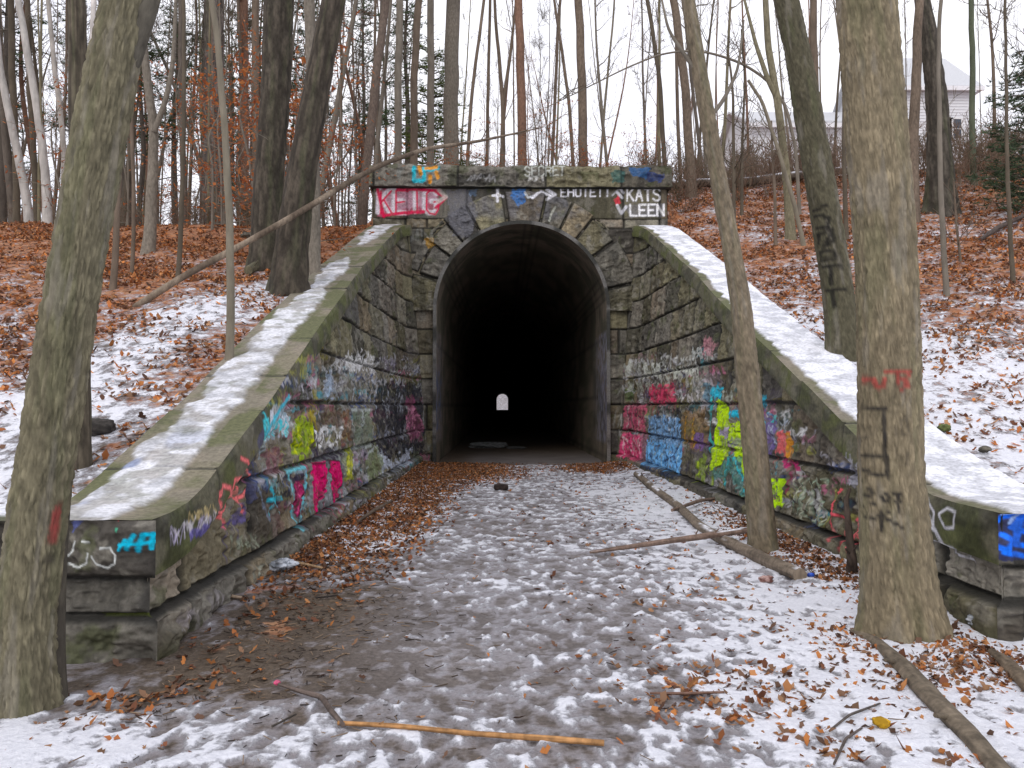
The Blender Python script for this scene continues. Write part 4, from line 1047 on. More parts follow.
def hero_trunk(root, pts, widths, Y, seed, col, cv=None, flare=.5, sides=120, rows=360, lobes=5, extra=None, amp=1.0, name='trunk', cleft=None, flh=.22):
    """a detailed trunk: centre line through pts (world), radius list, ridged bark as relief, paint on the side towards the path"""
    P, q = smooth_path(pts, rows)
    t = np.linspace(0, 1, len(widths)); 
    rad = np.interp(q / q[-1], widths[:, 0], widths[:, 1])
    for _ in range(10): rad[1:-1] = (rad[:-2] + 2 * rad[1:-1] + rad[2:]) / 4
    th = np.linspace(0, 2 * math.pi, sides + 1)
    T, Q = np.meshgrid(th, q, indexing='xy')       # rows x sides
    ct, st_ = np.cos(T), np.sin(T)
    rg = np.random.default_rng(seed); ph = rg.uniform(0, 6.3, 4)
    fl = np.exp(-Q / flh)
    lob = (.5 + .5 * np.cos(lobes * T + ph[0])) * .7 + (.5 + .5 * np.cos((lobes + 2) * T + ph[1])) * .3
    Rr = rad[:, None] * (1 + flare * fl * (.35 + lob))
    Rr = Rr * (1 + .07 * np.cos(2 * T + ph[2] + Q * .3) + .05 * (fbm(ct * 1.3 + 5, st_ * 1.3 + 5, Q * 1.2, seed, 3) - .5) * 2)
    if cleft: Rr = Rr * (1 - cleft[1] * np.exp(-((T - cleft[0]) / .13) ** 2) * np.exp(-Q / .32))
    rid = fbm(ct * Rr * 62 + 50, st_ * Rr * 62 + 50, Q * 10, seed + 5, 5, .6)
    rid = np.abs(rid - .5) * 2
    d = .017 * amp * (ss(rid, .0, .35) - .6) + .007 * amp * (fbm(ct * Rr * 60 + 50, st_ * Rr * 60 + 50, Q * 14, seed + 6, 3) - .5)
    Rf = Rr + d * np.minimum(1, rad[:, None] / .12)
    X = P[:, 0][:, None] + Rf * ct; Yy = P[:, 1][:, None] + Rf * st_; Zz = P[:, 2][:, None] + 0 * Rf
    c = mixc(np.asarray(col) * .70, np.asarray(col) * 1.08, ss(rid, .0, .35)) * (.78 + .44 * fbm(ct * Rr * 5, st_ * Rr * 5, Q * 2.0, seed + 70, 4))[..., None]
    n1 = fbm(ct * 2 + 9, st_ * 2 + 9, Q * 1.1, seed + 9, 4)
    c = mixc(c, np.array((.105, .120, .055)), ss(n1, .50, .70) * .28)
    c = mixc(c, np.array((.22, .20, .165)), ss(fbm(ct * 3 + 4, st_ * 3 + 4, Q * 2.2, seed + 13, 4), .56, .70) * .45)
    if cv is not None:
        rgb, a = cv.sample(X, Zz); front = ss(-(Yy - P[:, 1][:, None]) / Rr, .02, .2)
        a = a * front * (.8 + .2 * ss(rid, .02, .25))
        c = mixc(c, rgb, a)
    g = Geo().grid(np.stack([X, Yy, Zz], -1), c, flip=True)
    if extra: extra(g)
    o = g.build(name, M_bark, root)
    return P, rad

def pxpath(pts, Y):
    return np.array([at(px, py, Y) for px, py in pts])
def wid(pts, Y, ws):
    P = pxpath(pts, Y); q = np.concatenate([[0], np.cumsum(np.linalg.norm(np.diff(P, axis=0), axis=1))])
    return np.stack([q / q[-1], np.array(ws) / 2 / FPX * Y], -1)

# -- big leaning tree at the left edge
Yl = 4.30
pl = [(21, 722), (22, 690), (26, 620), (40, 500), (69, 310), (102, 120), (122, 20), (140, -60), (170, -330), (190, -620), (200, -900)]
wl_ = [54, 53, 50, 50, 47, 47, 44, 38, 32, 24, 12]
tl = thing('leaning_tree', tuple(np.array([*at(27, 706, Yl)[:2], 0])), 'thick olive-grey tree with small red paint marks leaning right, in front of the left pier', 'tree')
cv = Canvas(-3.2, -1.2, 0, 6, .006)
LP = lambda pts: np.array([(at(px, py, Yl - .27)[0], at(px, py, Yl - .27)[2]) for px, py in pts])
for L_ in ([(34, 512), (31, 522), (30, 532)], [(29, 535), (27, 548)], [(62, 478), (59, 486), (60, 494)], [(57, 494), (62, 500), (60, 508)], [(58, 436), (60, 432)]): cv.stroke(LP(L_), .030, (.36, .05, .05), .85, .6)
for L_ in ([(25, 568), (30, 570)], [(28, 606), (31, 608)]): cv.stroke(LP(L_), .05, (.05, .04, .035), .7, .8)
def ex_l(g):
    a = pxpath([(52, 716), (52, 650), (55, 560), (61, 480), (70, 400), (84, 320)], Yl + .10); P, q = smooth_path(a, 120)
    n = fbm(q * 3, 0, 0, 4, 3); g.tube(P, (.062 + .03 * np.exp(-q / .2)) * (1 - .2 * q / q[-1]), 30, mixc((.06, .052, .042), (.09, .08, .06), n))
    a = pxpath([(98, 190), (118, 90), (134, 40), (148, 0), (180, -140), (250, -420)], Yl + .02); P, q = smooth_path(a, 60)
    g.tube(P, np.interp(np.arange(60), [0, 12, 60], [.03, .070, .03]), 20, (.10, .09, .07))
P, rad = hero_trunk(tl, pxpath(pl, Yl), wid(pl, Yl, wl_), Yl, 21, BK['olive'], cv, flare=.38, extra=ex_l, amp=.9)
g = Geo(); rg = np.random.default_rng(3); add_crown(g, P, rad, 12, rg, BK['grey'], .62, (1.5, 2.6)); g.build('crown', M_barkfar, tl)

# -- big upright tree at the right
Yr = 5.62
pr_ = [(904, 650), (903, 625), (899, 590), (896, 540), (891, 483), (889, 360), (885, 240), (874, 100), (866, 0), (858, -120), (850, -400), (850, -800)]
wr_ = [84, 78, 70, 65, 60, 56, 55, 54, 53, 50, 40, 16]
tr = thing('upright_tree', (at(903, 634, Yr)[0], Yr, 0), 'thick grey-brown tree with black and red tags standing before the right pier', 'tree')
cv = Canvas(1.9, 3.5, 0, 6, .005)
RP = lambda pts: np.array([(at(px, py, Yr - .22)[0], at(px, py, Yr - .22)[2]) for px, py in pts])
red, bk_ = (.36, .06, .05), (.028, .025, .022)
for L_ in ([(862, 377), (868, 379), (874, 377), (880, 378)], [(866, 381), (865, 390)], [(880, 380), (884, 388), (888, 385), (889, 378)], [(890, 372), (902, 371), (914, 372)], [(901, 373), (901, 384)], [(912, 376), (905, 379), (912, 385), (904, 389)], [(868, 384), (876, 380)]): cv.stroke(RP(L_), .030, red, .9, .6)
for L_ in ([(863, 405), (876, 407), (889, 409)], [(888, 408), (888, 430), (889, 460)], [(862, 456), (876, 456), (890, 456)], [(863, 468), (874, 472), (882, 476), (889, 474)], [(890, 456), (891, 478)]): cv.stroke(RP(L_), .027, bk_, 1.0, .4)
for L_ in ([(890, 494), (886, 498), (888, 503), (893, 500), (890, 494)], [(896, 494), (903, 494), (898, 502), (905, 500)], [(878, 490), (880, 496), (875, 500)], [(868, 506), (874, 510), (870, 516), (876, 520)], [(880, 504), (881, 507)], [(886, 512), (886, 532)], [(880, 520), (892, 514)], [(890, 520), (904, 528)], [(868, 487), (873, 484)], [(900, 505), (901, 512)]): cv.stroke(RP(L_), .023, bk_, 1.0, .4)
for L_ in ([(908, 416), (902, 422), (905, 436), (911, 432), (909, 418)], [(910, 452), (909, 466)], [(898, 428), (898, 436)], [(870, 442), (876, 438)]): cv.stroke(RP(L_), .022, (.06, .05, .045), .55, .9)
P, rad = hero_trunk(tr, pxpath(pr_, Yr), wid(pr_, Yr, wr_), Yr, 33, (.225, .185, .118), cv, flare=.20, lobes=5, rows=420, sides=160, amp=.75, cleft=(4.60, .3))
g = Geo(); rg = np.random.default_rng(4); add_crown(g, P, rad, 12, rg, BK['grey'], .72, (1.5, 3)); g.build('crown', M_barkfar, tr)

# -- slim tree inside the cutting
Ys_ = 8.55
ps = [(764, 565), (763, 548), (757, 470), (748, 380), (742, 310), (730, 240), (714, 155), (700, 75), (688, 0), (676, -90), (664, -260), (664, -420)]
ws = [30, 27, 24, 22.5, 20, 18, 16.5, 15.5, 14, 12, 8, 4]
ts = thing('slim_tree', (at(764, 555, Ys_)[0], Ys_, 0), 'slim bare tree inside the cutting, curving up past the right wing wall graffiti', 'tree')
P, rad = hero_trunk(ts, pxpath(ps, Ys_), wid(ps, Ys_, ws), Ys_, 41, (.215, .175, .12), None, flare=.35, sides=48, rows=320, amp=.45, flh=.12)
g = Geo(); rg = np.random.default_rng(5); add_crown(g, P, rad, 12, rg, BK['grey'], .7, (.9, 2.0), 2)
for pts, w0 in (([(702, 80), (694, 68), (680, 48), (668, 30), (660, -10)], .03), ([(708, 120), (724, 100), (738, 70), (744, 20)], .025)):
    a, q = smooth_path(pxpath(pts, Ys_), 16); g.tube(a, np.linspace(w0, .008, 16), 6, BK['grey'])
g.build('crown', M_barkfar, ts)

# -- tree with black letters on the right bank
b_ = base(844, 356); Yb = float(b_[1])
pb = [(845, 366), (843, 340), (838, 290), (824, 205), (808, 110), (797, 50), (786, 0), (772, -70), (760, -200), (770, -500)]
wb = [38, 32, 29, 29, 28, 26, 25, 22, 17, 5]
tb = thing('lettered_tree', tuple(b_), 'dark leaning tree with black letters down its trunk, on the snowy right bank', 'tree')
cv = Canvas(3.0, 5.4, 0, 9, .007)
BP = lambda pts: np.array([(at(px, py, Yb - .18)[0], at(px, py, Yb - .18)[2]) for px, py in pts])
for L_ in ([(817, 208), (826, 206)], [(815, 217), (820, 214), (829, 218), (828, 227), (818, 226), (815, 218)], [(820, 232), (832, 230), (826, 246), (834, 240), (832, 232)], [(821, 256), (826, 250), (834, 252), (836, 258), (824, 258)],
           [(824, 265), (842, 267)], [(832, 266), (833, 284)], [(827, 289), (845, 289)], [(834, 290), (836, 306)], [(822, 236), (821, 244)]): cv.stroke(BP(L_), .045, (.015, .014, .012), .95, .4)
P, rad = hero_trunk(tb, pxpath(pb, Yb), wid(pb, Yb, wb), Yb, 51, (.105, .095, .060), cv, flare=.2, sides=70, rows=300, amp=.8, flh=.15)
g = Geo(); rg = np.random.default_rng(6); add_crown(g, P, rad, 12, rg, BK['dark'], .6, (1.2, 3)); g.build('crown', M_barkfar, tb)

# ---- generic tree from pixels: list of (px, py) up the trunk at a distance, widths in px at both ends
def tree(name, label, pts, w, col, Y=None, n=14, L=(1.4, 3.2), lo=.5, lvl=2, group=None, hidden=False, ext=True, fork=None, cat='tree', seed=None, sides=10):
    rg = np.random.default_rng(seed if seed is not None else abs(hash(label)) % 99991 if False else int(sum(ord(c) * (i + 1) for i, c in enumerate(label))) % 99991)
    if Y is None:
        b = base(*pts[0]); Y = float(b[1])
    else:
        b = at(pts[0][0], pts[0][1], Y); b = np.array([b[0], b[1], float(H(b[0], Y))])
    a = [np.array(b) - (0, 0, .25)] + [at(px, py, Y) for px, py in pts[(0 if hidden else 1):]]
    a = [p for i, p in enumerate(a) if i == 0 or p[2] > a[0][2] + .3]
    w0, w1 = w[0] / 2 / FPX * Y, w[1] / 2 / FPX * Y
    kk = len(a)
    if ext:      # the part above the frame
        d = a[-1] - a[-2]; d /= np.linalg.norm(d)
        top = 5.5 + Y * .12
        for i in range(3):
            d = d + rg.normal(0, .06, 3); d[2] = abs(d[2]) + .1; d /= np.linalg.norm(d); a.append(a[-1] + d * top / 3)
    m = 46; P, q = smooth_path(a, m)
    P[:, 0] += .03 * (fbm(q * .8, 1, 0, 5, 3) - .5) * w0 * 20; P[:, 1] += (fbm(q * .5, 7, 0, 9, 3) - .5) * .25 * np.minimum(q, 1)
    lenk = np.linalg.norm(np.diff(np.array(a[:kk]), axis=0), axis=1).sum() / q[-1]
    rad = np.interp(q / q[-1], [0, lenk, 1] if ext else [0, .999, 1], [w0, w1, .012 if ext else w1])
    rad = rad * (1 + .5 * np.exp(-q / (w0 * 2.5 + .02)))
    root = thing(name, tuple(b), label, cat, group)
    g = Geo(); tone = .8 + .45 * fbm(q * 2, 3, 0, int(b[0] * 10) % 97, 4)
    CC = np.asarray(col)[None] * tone[:, None]
    if w[0] > 16:
        th = np.linspace(0, 2 * math.pi, 41); T, Q = np.meshgrid(th, np.arange(m)); 
        P2, q2 = smooth_path(a, 200); r2 = np.interp(q2, q, rad); T, Q = np.meshgrid(th, q2)
        rid = np.abs(fbm(np.cos(T) * 6 + 9, np.sin(T) * 6 + 9, Q * 1.5, 3, 4) - .5) * 2
        Rf = r2[:, None] * (1 + .10 * (ss(rid, 0, .4) - .6) + .25 * np.exp(-Q / .3) * np.cos(4 * T + 1))
        Cc = mixc(np.asarray(col) * .5, np.asarray(col) * 1.2, ss(rid, .02, .4)); Cc = mixc(Cc, (.09, .10, .05), ss(fbm(np.cos(T) * 2, np.sin(T) * 2, Q * .6, 8, 3), .5, .7) * .4)
        g.grid(np.stack([P2[:, 0][:, None] + Rf * np.cos(T), P2[:, 1][:, None] + Rf * np.sin(T), P2[:, 2][:, None] + 0 * T], -1), Cc, flip=True)
    else:
        g.tube(P, rad, sides, CC)
    if fork:
        for fp, fw in fork:
            Pf, qf = smooth_path([at(px, py, Y) for px, py in fp], 24); g.tube(Pf, np.linspace(fw / 2 / FPX * Y, fw * .2 / FPX * Y, 24), 8, col)
    g.build('trunk', M_bark if w[0] > 9 else M_barkfar, root)
    if n:
        g = Geo(); add_crown(g, P, rad, n, rg, np.asarray(col) * .9, lo, L, lvl, minr=.0035 + Y * .00016)
        g.build('crown', M_barkfar, root)
    return root, P, rad
# ---- trees one can tell apart, left bank
tree('bare_tree', 'dark upright tree rooted behind the left pier, crossing behind the leaning tree', [(80, 466), (80, 300), (78, 100), (77, 0)], (21, 17), BK['dark'])
tree('bare_tree', 'broad dark trunk with beech leaves before it, left of the leaning pair', [(264, 270), (268, 190), (276, 90), (279, 0)], (27, 30), (.085, .072, .055))
tree('bare_tree', 'thickest dark trunk beside the left coping, leaning right', [(287, 292), (292, 240), (304, 160), (320, 70), (334, 0)], (32, 24), (.080, .066, .050))
tree('bare_tree', 'grey trunk standing just right of the thickest dark trunk', [(314, 275), (314, 200), (312, 100), (310, 0)], (12, 11), BK['grey'])
tree('sapling', 'tall pale sapling growing beside the left coping', [(230, 365), (229, 290), (227, 200), (222, 110), (216, 20), (212, 0)], (9, 6), BK['pale'], n=9, L=(.6, 1.5), lvl=1)
tree('sapling', 'thin dark sapling midway up the left bank', [(178, 278), (180, 200), (183, 110), (184, 40), (184, 0)], (5, 3.5), BK['dark'], n=8, L=(.8, 1.8))
tree('sapling', 'brown sapling on the left bank just right of the leaning tree', [(113, 290), (115, 210), (118, 150), (122, 60)], (7, 4), BK['brown'], n=8, L=(.8, 1.8))
tree('sapling', 'thinnest brown sapling between the forked tree and leaning tree', [(132, 275), (132, 200), (130, 120), (128, 60)], (4, 3), BK['brown'], n=7, L=(.7, 1.5))
tree('forked_tree', 'forked grey tree on the left bank with two rising limbs', [(149, 252), (150, 190), (154, 130), (147, 85), (142, 20), (140, 0)], (12, 6), BK['grey'], fork=[([(154, 132), (166, 100), (173, 65), (176, 0), (178, -60)], 6)])
tree('bare_tree', 'broad pinkish-grey trunk at the crest behind beech leaves', [(213, 225), (213, 150), (214, 60), (214, 0)], (22, 19), (.15, .125, .11), Y=30, hidden=True)
tree('bare_tree', 'reddish trunk at the crest between the pale sapling and dark trunk', [(244, 218), (244, 120), (243, 0)], (10, 9), BK['red'], Y=31, hidden=True)
tree('bare_tree', 'second reddish trunk at the crest, close to the broad dark trunk', [(256, 214), (256, 120), (255, 0)], (9, 7), BK['brown'], Y=29, hidden=True)
tree('birch_tree', 'white birch curving up at the far left edge', [(48, 232), (44, 170), (37, 110), (27, 45), (18, 0)], (9, 6), BK['birch'], Y=24, hidden=True)
tree('birch_tree', 'pale birch leaning left beside the curving birch', [(30, 232), (24, 190), (14, 140), (4, 90), (-4, 30)], (9, 6), BK['birch'], Y=25, hidden=True)
tree('birch_tree', 'slim birch just left of the leaning tree', [(60, 225), (64, 160), (60, 110), (52, 40), (48, 0)], (6, 4), (.42, .39, .35), Y=26, hidden=True)
tree('birch_tree', 'forked white birch whose limbs show above the leaning tree', [(90, 225), (92, 120), (93, 70), (94, 30), (94, 0)], (7, 5), (.56, .53, .50), Y=22, hidden=True, fork=[([(94, 60), (100, 30), (107, 0), (114, -40)], 5)])
tree('bare_tree', 'dark straight trunk at the far left behind the birches', [(16, 236), (15, 150), (12, 40), (11, 0)], (7, 6), BK['dark'], Y=26, hidden=True)
tree('bare_tree', 'second dark straight trunk among the left birches', [(36, 236), (33, 150), (29, 60), (28, 0)], (6, 5), BK['dark'], Y=28, hidden=True)
tree('bare_tree', 'leaning reddish tree just left of the portal coping', [(362, 212), (368, 150), (377, 70), (386, 0)], (10, 8), (.13, .10, .08), Y=25.5, hidden=True)
# ---- behind the portal
B = [((398, 170), (398, 90), (400, 0), 8, 7, 27, 'grey', 'grey trunk rising behind the left end of the portal coping'),
     ((414, 170), (414, 80), (418, 0), 8, 7, 28, 'brown', 'brown trunk just left of the green conifer behind the portal'),
     ((430, 170), (431, 80), (430, 0), 8, 7, 29, 'grey', 'grey trunk in front of the green conifer behind the portal'),
     ((451, 170), (451, 80), (452, 0), 16, 14, 30, 'grey', 'widest grey trunk right of the conifer behind the portal'),
     ((467, 170), (471, 100), (484, 0), 4, 3, 27, 'brown', 'thin trunk leaning right behind the blue-yellow coping tag'),
     ((487, 170), (488, 90), (490, 0), 4, 3, 31, 'brown', 'very thin straight trunk left of the forked one behind the portal'),
     ((523, 170), (521, 80), (518, 0), 10, 8, 27, 'red', 'reddish trunk rising above the middle of the portal coping'),
     ((552, 170), (555, 100), (558, 20), 3.5, 3, 30, 'brown', 'thin trunk right of the reddish one above the portal'),
     ((574, 170), (569, 100), (560, 40), 4, 3, 29, 'brown', 'thin leaning trunk just left of the straight orange-footed one'),
     ((584, 170), (582, 80), (578, 0), 10, 8, 26.5, 'brown', 'straight trunk with an orange foot above the white arrow writing'),
     ((600, 170), (606, 90), (613, 20), 3, 2, 36, 'pale', 'faint pale sapling between the orange-footed trunk and coping end'),
     ((666, 175), (660, 80), (647, 0), 5, 4, 27, 'dark', 'thin dark trunk above the right end of the portal coping'),
     ((692, 178), (686, 90), (673, 0), 10, 8, 26, 'brown', 'brown trunk right of the portal, leaning left above the snowy log'),
     ((681, 178), (677, 90), (676, 20), 4, 3, 28, 'brown', 'thin trunk tight against the brown trunk right of the portal')]
for b0, b1, b2, w0, w1, Yb_, cn, lab in B:
    tree('bare_tree', lab, [b0, b1, b2], (w0, w1), BK[cn], Y=Yb_, hidden=True, n=9 if w0 > 3 else 5, L=(1.2, 2.8))
tree('forked_tree', 'slim forked tree behind the left half of the portal coping', [(503, 170), (503, 100), (497, 40), (494, 0)], (6, 3), BK['brown'], Y=28, hidden=True, fork=[([(503, 105), (511, 50), (516, 0), (520, -30)], 4)])
# ---- right bank
tree('forked_tree', 'forked grey-green tree on the right bank left of the lettered tree', [(792, 240), (788, 170), (778, 100), (770, 62), (764, 0)], (10, 6), BK['olive'], fork=[([(778, 100), (768, 80), (756, 45), (742, -10)], 6)])
tree('sapling', 'pale thin sapling leaning left over the right bank leaves', [(806, 245), (796, 205), (780, 150), (762, 100), (748, 80)], (5, 3), BK['pale'], n=5, L=(.6, 1.4), lvl=1, ext=False)
tree('sapling', 'dark thin sapling with side shoots just right of the slim tree', [(734, 225), (735, 160), (733, 90), (728, 50)], (4.5, 2), BK['dark'], n=14, L=(.6, 1.5), lo=.15, lvl=1, ext=False)
tree('sapling', 'second dark sapling right of the slim tree with many twigs', [(742, 215), (743, 150), (745, 80), (741, 30)], (3.5, 1.5), BK['dark'], n=16, L=(.5, 1.3), lo=.15, lvl=1, ext=False)
tree('sapling', 'thin brown stem rising beside the lettered tree foot', [(776, 245), (776, 190), (772, 120)], (4, 2), BK['brown'], n=7, L=(.5, 1.2), lvl=1, ext=False)
tree('bare_tree', 'slim trunk hidden close behind the lettered tree', [(818, 190), (816, 100), (812, 0)], (8, 7), BK['brown'], Y=24, hidden=True)
tree('sapling', 'dark stem glimpsed between the lettered and upright trees', [(847, 240), (846, 170), (844, 60)], (5, 3), BK['dark'], n=6, L=(.6, 1.3))
tree('bare_tree', 'slim dark trunk right of the upright tree, half of a close pair', [(914, 222), (915, 140), (917, 60), (918, 0)], (12, 8), BK['brown'])
tree('bare_tree', 'thick dark trunk at the top of the right bank, leaning left', [(940, 158), (936, 90), (928, 30), (922, 0)], (26, 15), (.09, .078, .062), Y=21, hidden=True)
tree('sapling', 'tall grey sapling on the right bank below the house corner', [(948, 296), (945, 230), (942, 140), (938, 60)], (6, 4), BK['grey'], n=8, L=(.7, 1.6))
tree('sapling', 'dark sapling nearest the right edge of the bank', [(1014, 282), (1012, 210), (1009, 130), (1006, 60)], (5, 3), BK['dark'], n=12, L=(.6, 1.5), lo=.3)
tree('sapling', 'short twiggy sapling on the bank below the pair of dark trunks', [(962, 262), (958, 220), (956, 180)], (3, 1.5), BK['brown'], n=12, L=(.4, .9), lo=.2, lvl=1, ext=False)
tree('bare_tree', 'slim green-grey trunk standing against the house end wall', [(974, 135), (973, 60), (970, 0)], (6, 5), (.10, .115, .075), Y=24, hidden=True, n=10)
# arching sapling bent over towards the portal
bs = thing('bent_sapling', tuple(base(800, 215)), 'thin sapling arching left over the right side of the portal', 'tree')
Yq = float(bs.location[1])
P, q = smooth_path([np.array(bs.location) - (0, 0, .2)] + [at(px, py, Yq) for px, py in [(796, 150), (786, 105), (768, 80), (742, 63), (712, 53), (690, 50), (660, 54), (626, 68), (590, 86), (562, 100), (545, 108)]], 80)
g = Geo().tube(P, np.linspace(.06, .012, 80), 8, BK['grey']); g.build('trunk', M_barkfar, bs)
g = Geo(); rg = np.random.default_rng(9)
for i in range(26):
    a = rg.integers(20, 78); d = np.array([rg.normal(0, .7), rg.normal(0, .5), rg.uniform(.1, 1)]); d /= np.linalg.norm(d)
    twigs(g, P[a], d, rg.uniform(.5, 1.5), .014, 1, rg, np.array(BK['dark']))
g.build('crown', M_barkfar, bs)
# long thin dead trunk leaning from the left bank over the coping
b0 = base(131, 307)
lt = thing('leaning_dead_tree', tuple(b0), 'long thin dead trunk leaning from the left bank up over the portal coping', 'fallen tree')
P, q = smooth_path([b0 - (0, 0, .05), at(180, 278, 12.4), at(240, 246, 12.7), at(290, 218, 13.0), at(320, 200, 13.5), at(350, 181, 14.1), at(385, 163, 14.9), at(425, 149, 15.9), at(480, 141, 17.2), at(540, 128, 18.6)], 120)
g = Geo().tube(P, np.interp(np.arange(120), [0, 60, 90, 119], [.052, .048, .036, .012]) * (1 + .2 * (fbm(q * 2, 0, 0, 2, 3) - .5)), 10, mixc((.12, .09, .065), (.24, .19, .14), ss(fbm(q * 3, 0, 0, 3, 3), .4, .6)), cap=True)
g.build('trunk', M_bark, lt)
g = Geo(); rg = np.random.default_rng(19)
for i in (58, 75, 88, 96, 104, 112):
    d = np.array([rg.normal(0, .6), rg.normal(0, .5), rg.uniform(-.2, .8)]); d /= np.linalg.norm(d)
    g = Geo(); twigs(g, P[i], d, rg.uniform(.4, 1.0), .014, 1, rg, np.array(BK['brown']))
    g.build('side_branch', M_barkfar, lt)

# ---- shared kinds for the woods beyond
def proto_bare(seed, h, r, col, n=16, fork=False):
    rg = np.random.default_rng(seed); a = [np.zeros(3)]; d = np.array([rg.normal(0, .05), rg.normal(0, .05), 1.0])
    for i in range(9):
        d = d + rg.normal(0, .05, 3); d[2] = 1; a.append(a[-1] + d / np.linalg.norm(d) * h / 9)
    a[0] = np.array([0, 0, -.4])
    P, q = smooth_path(a, 30); rad = r * (1 - .85 * q / q[-1]) * (1 + .4 * np.exp(-q / .4))
    t = Geo().tube(P, rad, 8, np.asarray(col)[None] * (.8 + .4 * fbm(q * 2, seed, 0, 3, 3))[:, None])
    c = Geo(); add_crown(c, P, rad, n, rg, np.asarray(col) * .9, .35, (1.4, 3.6), 2, minr=.009)
    return t.mesh('trunk'), c.mesh('crown')
def proto_beech(seed, h):
    rg = np.random.default_rng(seed); a = [np.array([0, 0, -.3])] + [np.array([rg.normal(0, .06 * i), rg.normal(0, .06 * i), h * i / 5]) for i in range(1, 6)]
    P, q = smooth_path(a, 20); rad = .04 * (1 - .8 * q / q[-1])
    t = Geo().tube(P, rad, 6, BK['grey']); out = []; add_crown(t, P, rad, 16, rg, np.asarray(BK['grey']), .12, (.9, 2.0), 1, out, up=.0, flat=.25)
    pts = []; 
    for p, d in out:
        for _ in range(3): pts.append(p + rg.normal(0, .15, 3) * (1, 1, .35) - d * rg.uniform(0, .4))
    pts = np.array(pts); n = len(pts); s = .055
    V = np.repeat(np.array([(-1, 0, 0), (0, .45, .0), (1, 0, -.2), (0, -.45, 0)])[None], n, 0) * s * rg.uniform(.7, 1.4, n)[:, None, None]
    th = rg.uniform(0, 6.3, n); c_, s_ = np.cos(th)[:, None], np.sin(th)[:, None]
    tl_ = rg.normal(0, .5, (n, 1)); x = V[:, :, 0] * c_ - V[:, :, 1] * s_; y = V[:, :, 0] * s_ + V[:, :, 1] * c_; z = V[:, :, 2] + x * tl_ + y * tl_[::-1]
    C = np.array([(.52, .17, .05), (.42, .12, .04), (.58, .23, .08), (.34, .11, .05)])[rg.integers(0, 4, n)]
    lf = Geo().add((np.stack([x, y, z], -1) + pts[:, None]).reshape(-1, 3), np.arange(n * 4).reshape(n, 4), np.repeat(C, 4, 0))
    return t.mesh('trunk'), lf.mesh('crown', False)
def proto_pine(seed, h, r, lo=.35, low_green=False, W=2.2, gcol=(.060, .100, .045)):
    rg = np.random.default_rng(seed); a = [np.array([0, 0, -.4])] + [np.array([rg.normal(0, .04 * i), rg.normal(0, .04 * i), h * i / 6]) for i in range(1, 7)]
    P, q = smooth_path(a, 30); rad = r * (1 - .85 * q / q[-1]); t = Geo().tube(P, rad, 9, (.10, .085, .07)); T = []
    z = h * lo
    while z < h * .98:
        for _ in range(rg.integers(3, 6)):
            th = rg.uniform(0, 6.3); L = (W * (1 - z / h) + .5) * rg.uniform(.6, 1.15); p = P[int(z / h * 29)]
            d = np.array([math.cos(th), math.sin(th), rg.uniform(-.12, .25)]); e = p + d * L + np.array([0, 0, .12 * L])
            t.tube([p, (p + e) / 2 + (0, 0, .04), e], [.03, .02, .008], 3, (.09, .075, .06))
            m = int(L * 13)
            for k in range(m):
                f = rg.uniform(.25, 1.0); T.append(p + (e - p) * f + rg.normal(0, .16, 3) * (1, 1, .5) * (1.2 - .3 * f))
        z += h * rg.uniform(.025, .045)
    T = np.array(T); n = len(T); k = 7
    d = rg.normal(0, 1, (n, k, 3)); d[..., 2] = np.abs(d[..., 2]) * .7; d /= np.linalg.norm(d, axis=-1)[..., None]
    L = rg.uniform(.12, .26, (n, k, 1)); sd = np.cross(d, rg.normal(0, 1, (n, k, 3))); sd /= np.linalg.norm(sd, axis=-1)[..., None]
    b = T[:, None]; V = np.stack([b + sd * .016, b - sd * .016, b + d * L], 2).reshape(-1, 3)
    C = np.asarray(gcol) * rg.uniform(.6, 1.7, (n, 1, 1, 1)) * np.ones((1, k, 3, 1))
    cr = Geo().add(V, np.arange(len(V)).reshape(-1, 3), C.reshape(-1, 3))
    return t.mesh('trunk'), cr.mesh('crown', False)
def place(kind, me, mats, loc, rz, sc, label, cat, group, tilt=(0, 0)):
    root = thing(kind, loc, label, cat, group); root.rotation_euler = (tilt[0], tilt[1], rz); root.scale = (sc[0], sc[0], sc[1])
    for m, nm, mt in zip(me, ('trunk', 'crown'), mats):
        if not m.materials: m.materials.append(mt)
        o = bpy.data.objects.new(nm, m); COL.objects.link(o); o.parent = root
    return root
rg = np.random.default_rng(77)
bare = [proto_bare(100 + i, rg.uniform(15, 20), rg.uniform(.07, .17), [BK['grey'], BK['brown'], BK['dark'], BK['grey'], (.13, .11, .09), BK['red'], BK['olive'], BK['brown']][i % 8], n=int(rg.integers(9, 15))) for i in range(14)]
beech = [proto_beech(200 + i, 4.0 + .8 * i) for i in range(5)]
pine = [proto_pine(300 + i, [19, 17, 15][i], [.2, .16, .14][i], [.5, .45, .42][i]) for i in range(3)]
conifer = proto_pine(310, 8.5, .12, .06, True, 2.0, (.10, .13, .035))
small_con = proto_pine(312, 5.6, .08, .08, True, 1.7, (.055, .085, .045))
yg_con = proto_pine(314, 7.5, .10, .08, True, 1.5, (.085, .105, .018))
def scatter(n, x0, x1, y0, y1, dmin, avoid=None):
    out = []
    for _ in range(n * 30):
        x, y = rg.uniform(x0, x1), rg.uniform(y0, y1)
        if abs(x) > y * .74 + 2: continue
        if avoid and avoid(x, y): continue
        if all((x - a) ** 2 + (y - b) ** 2 > dmin ** 2 for a, b in out): out.append((x, y))
        if len(out) >= n: break
    return out
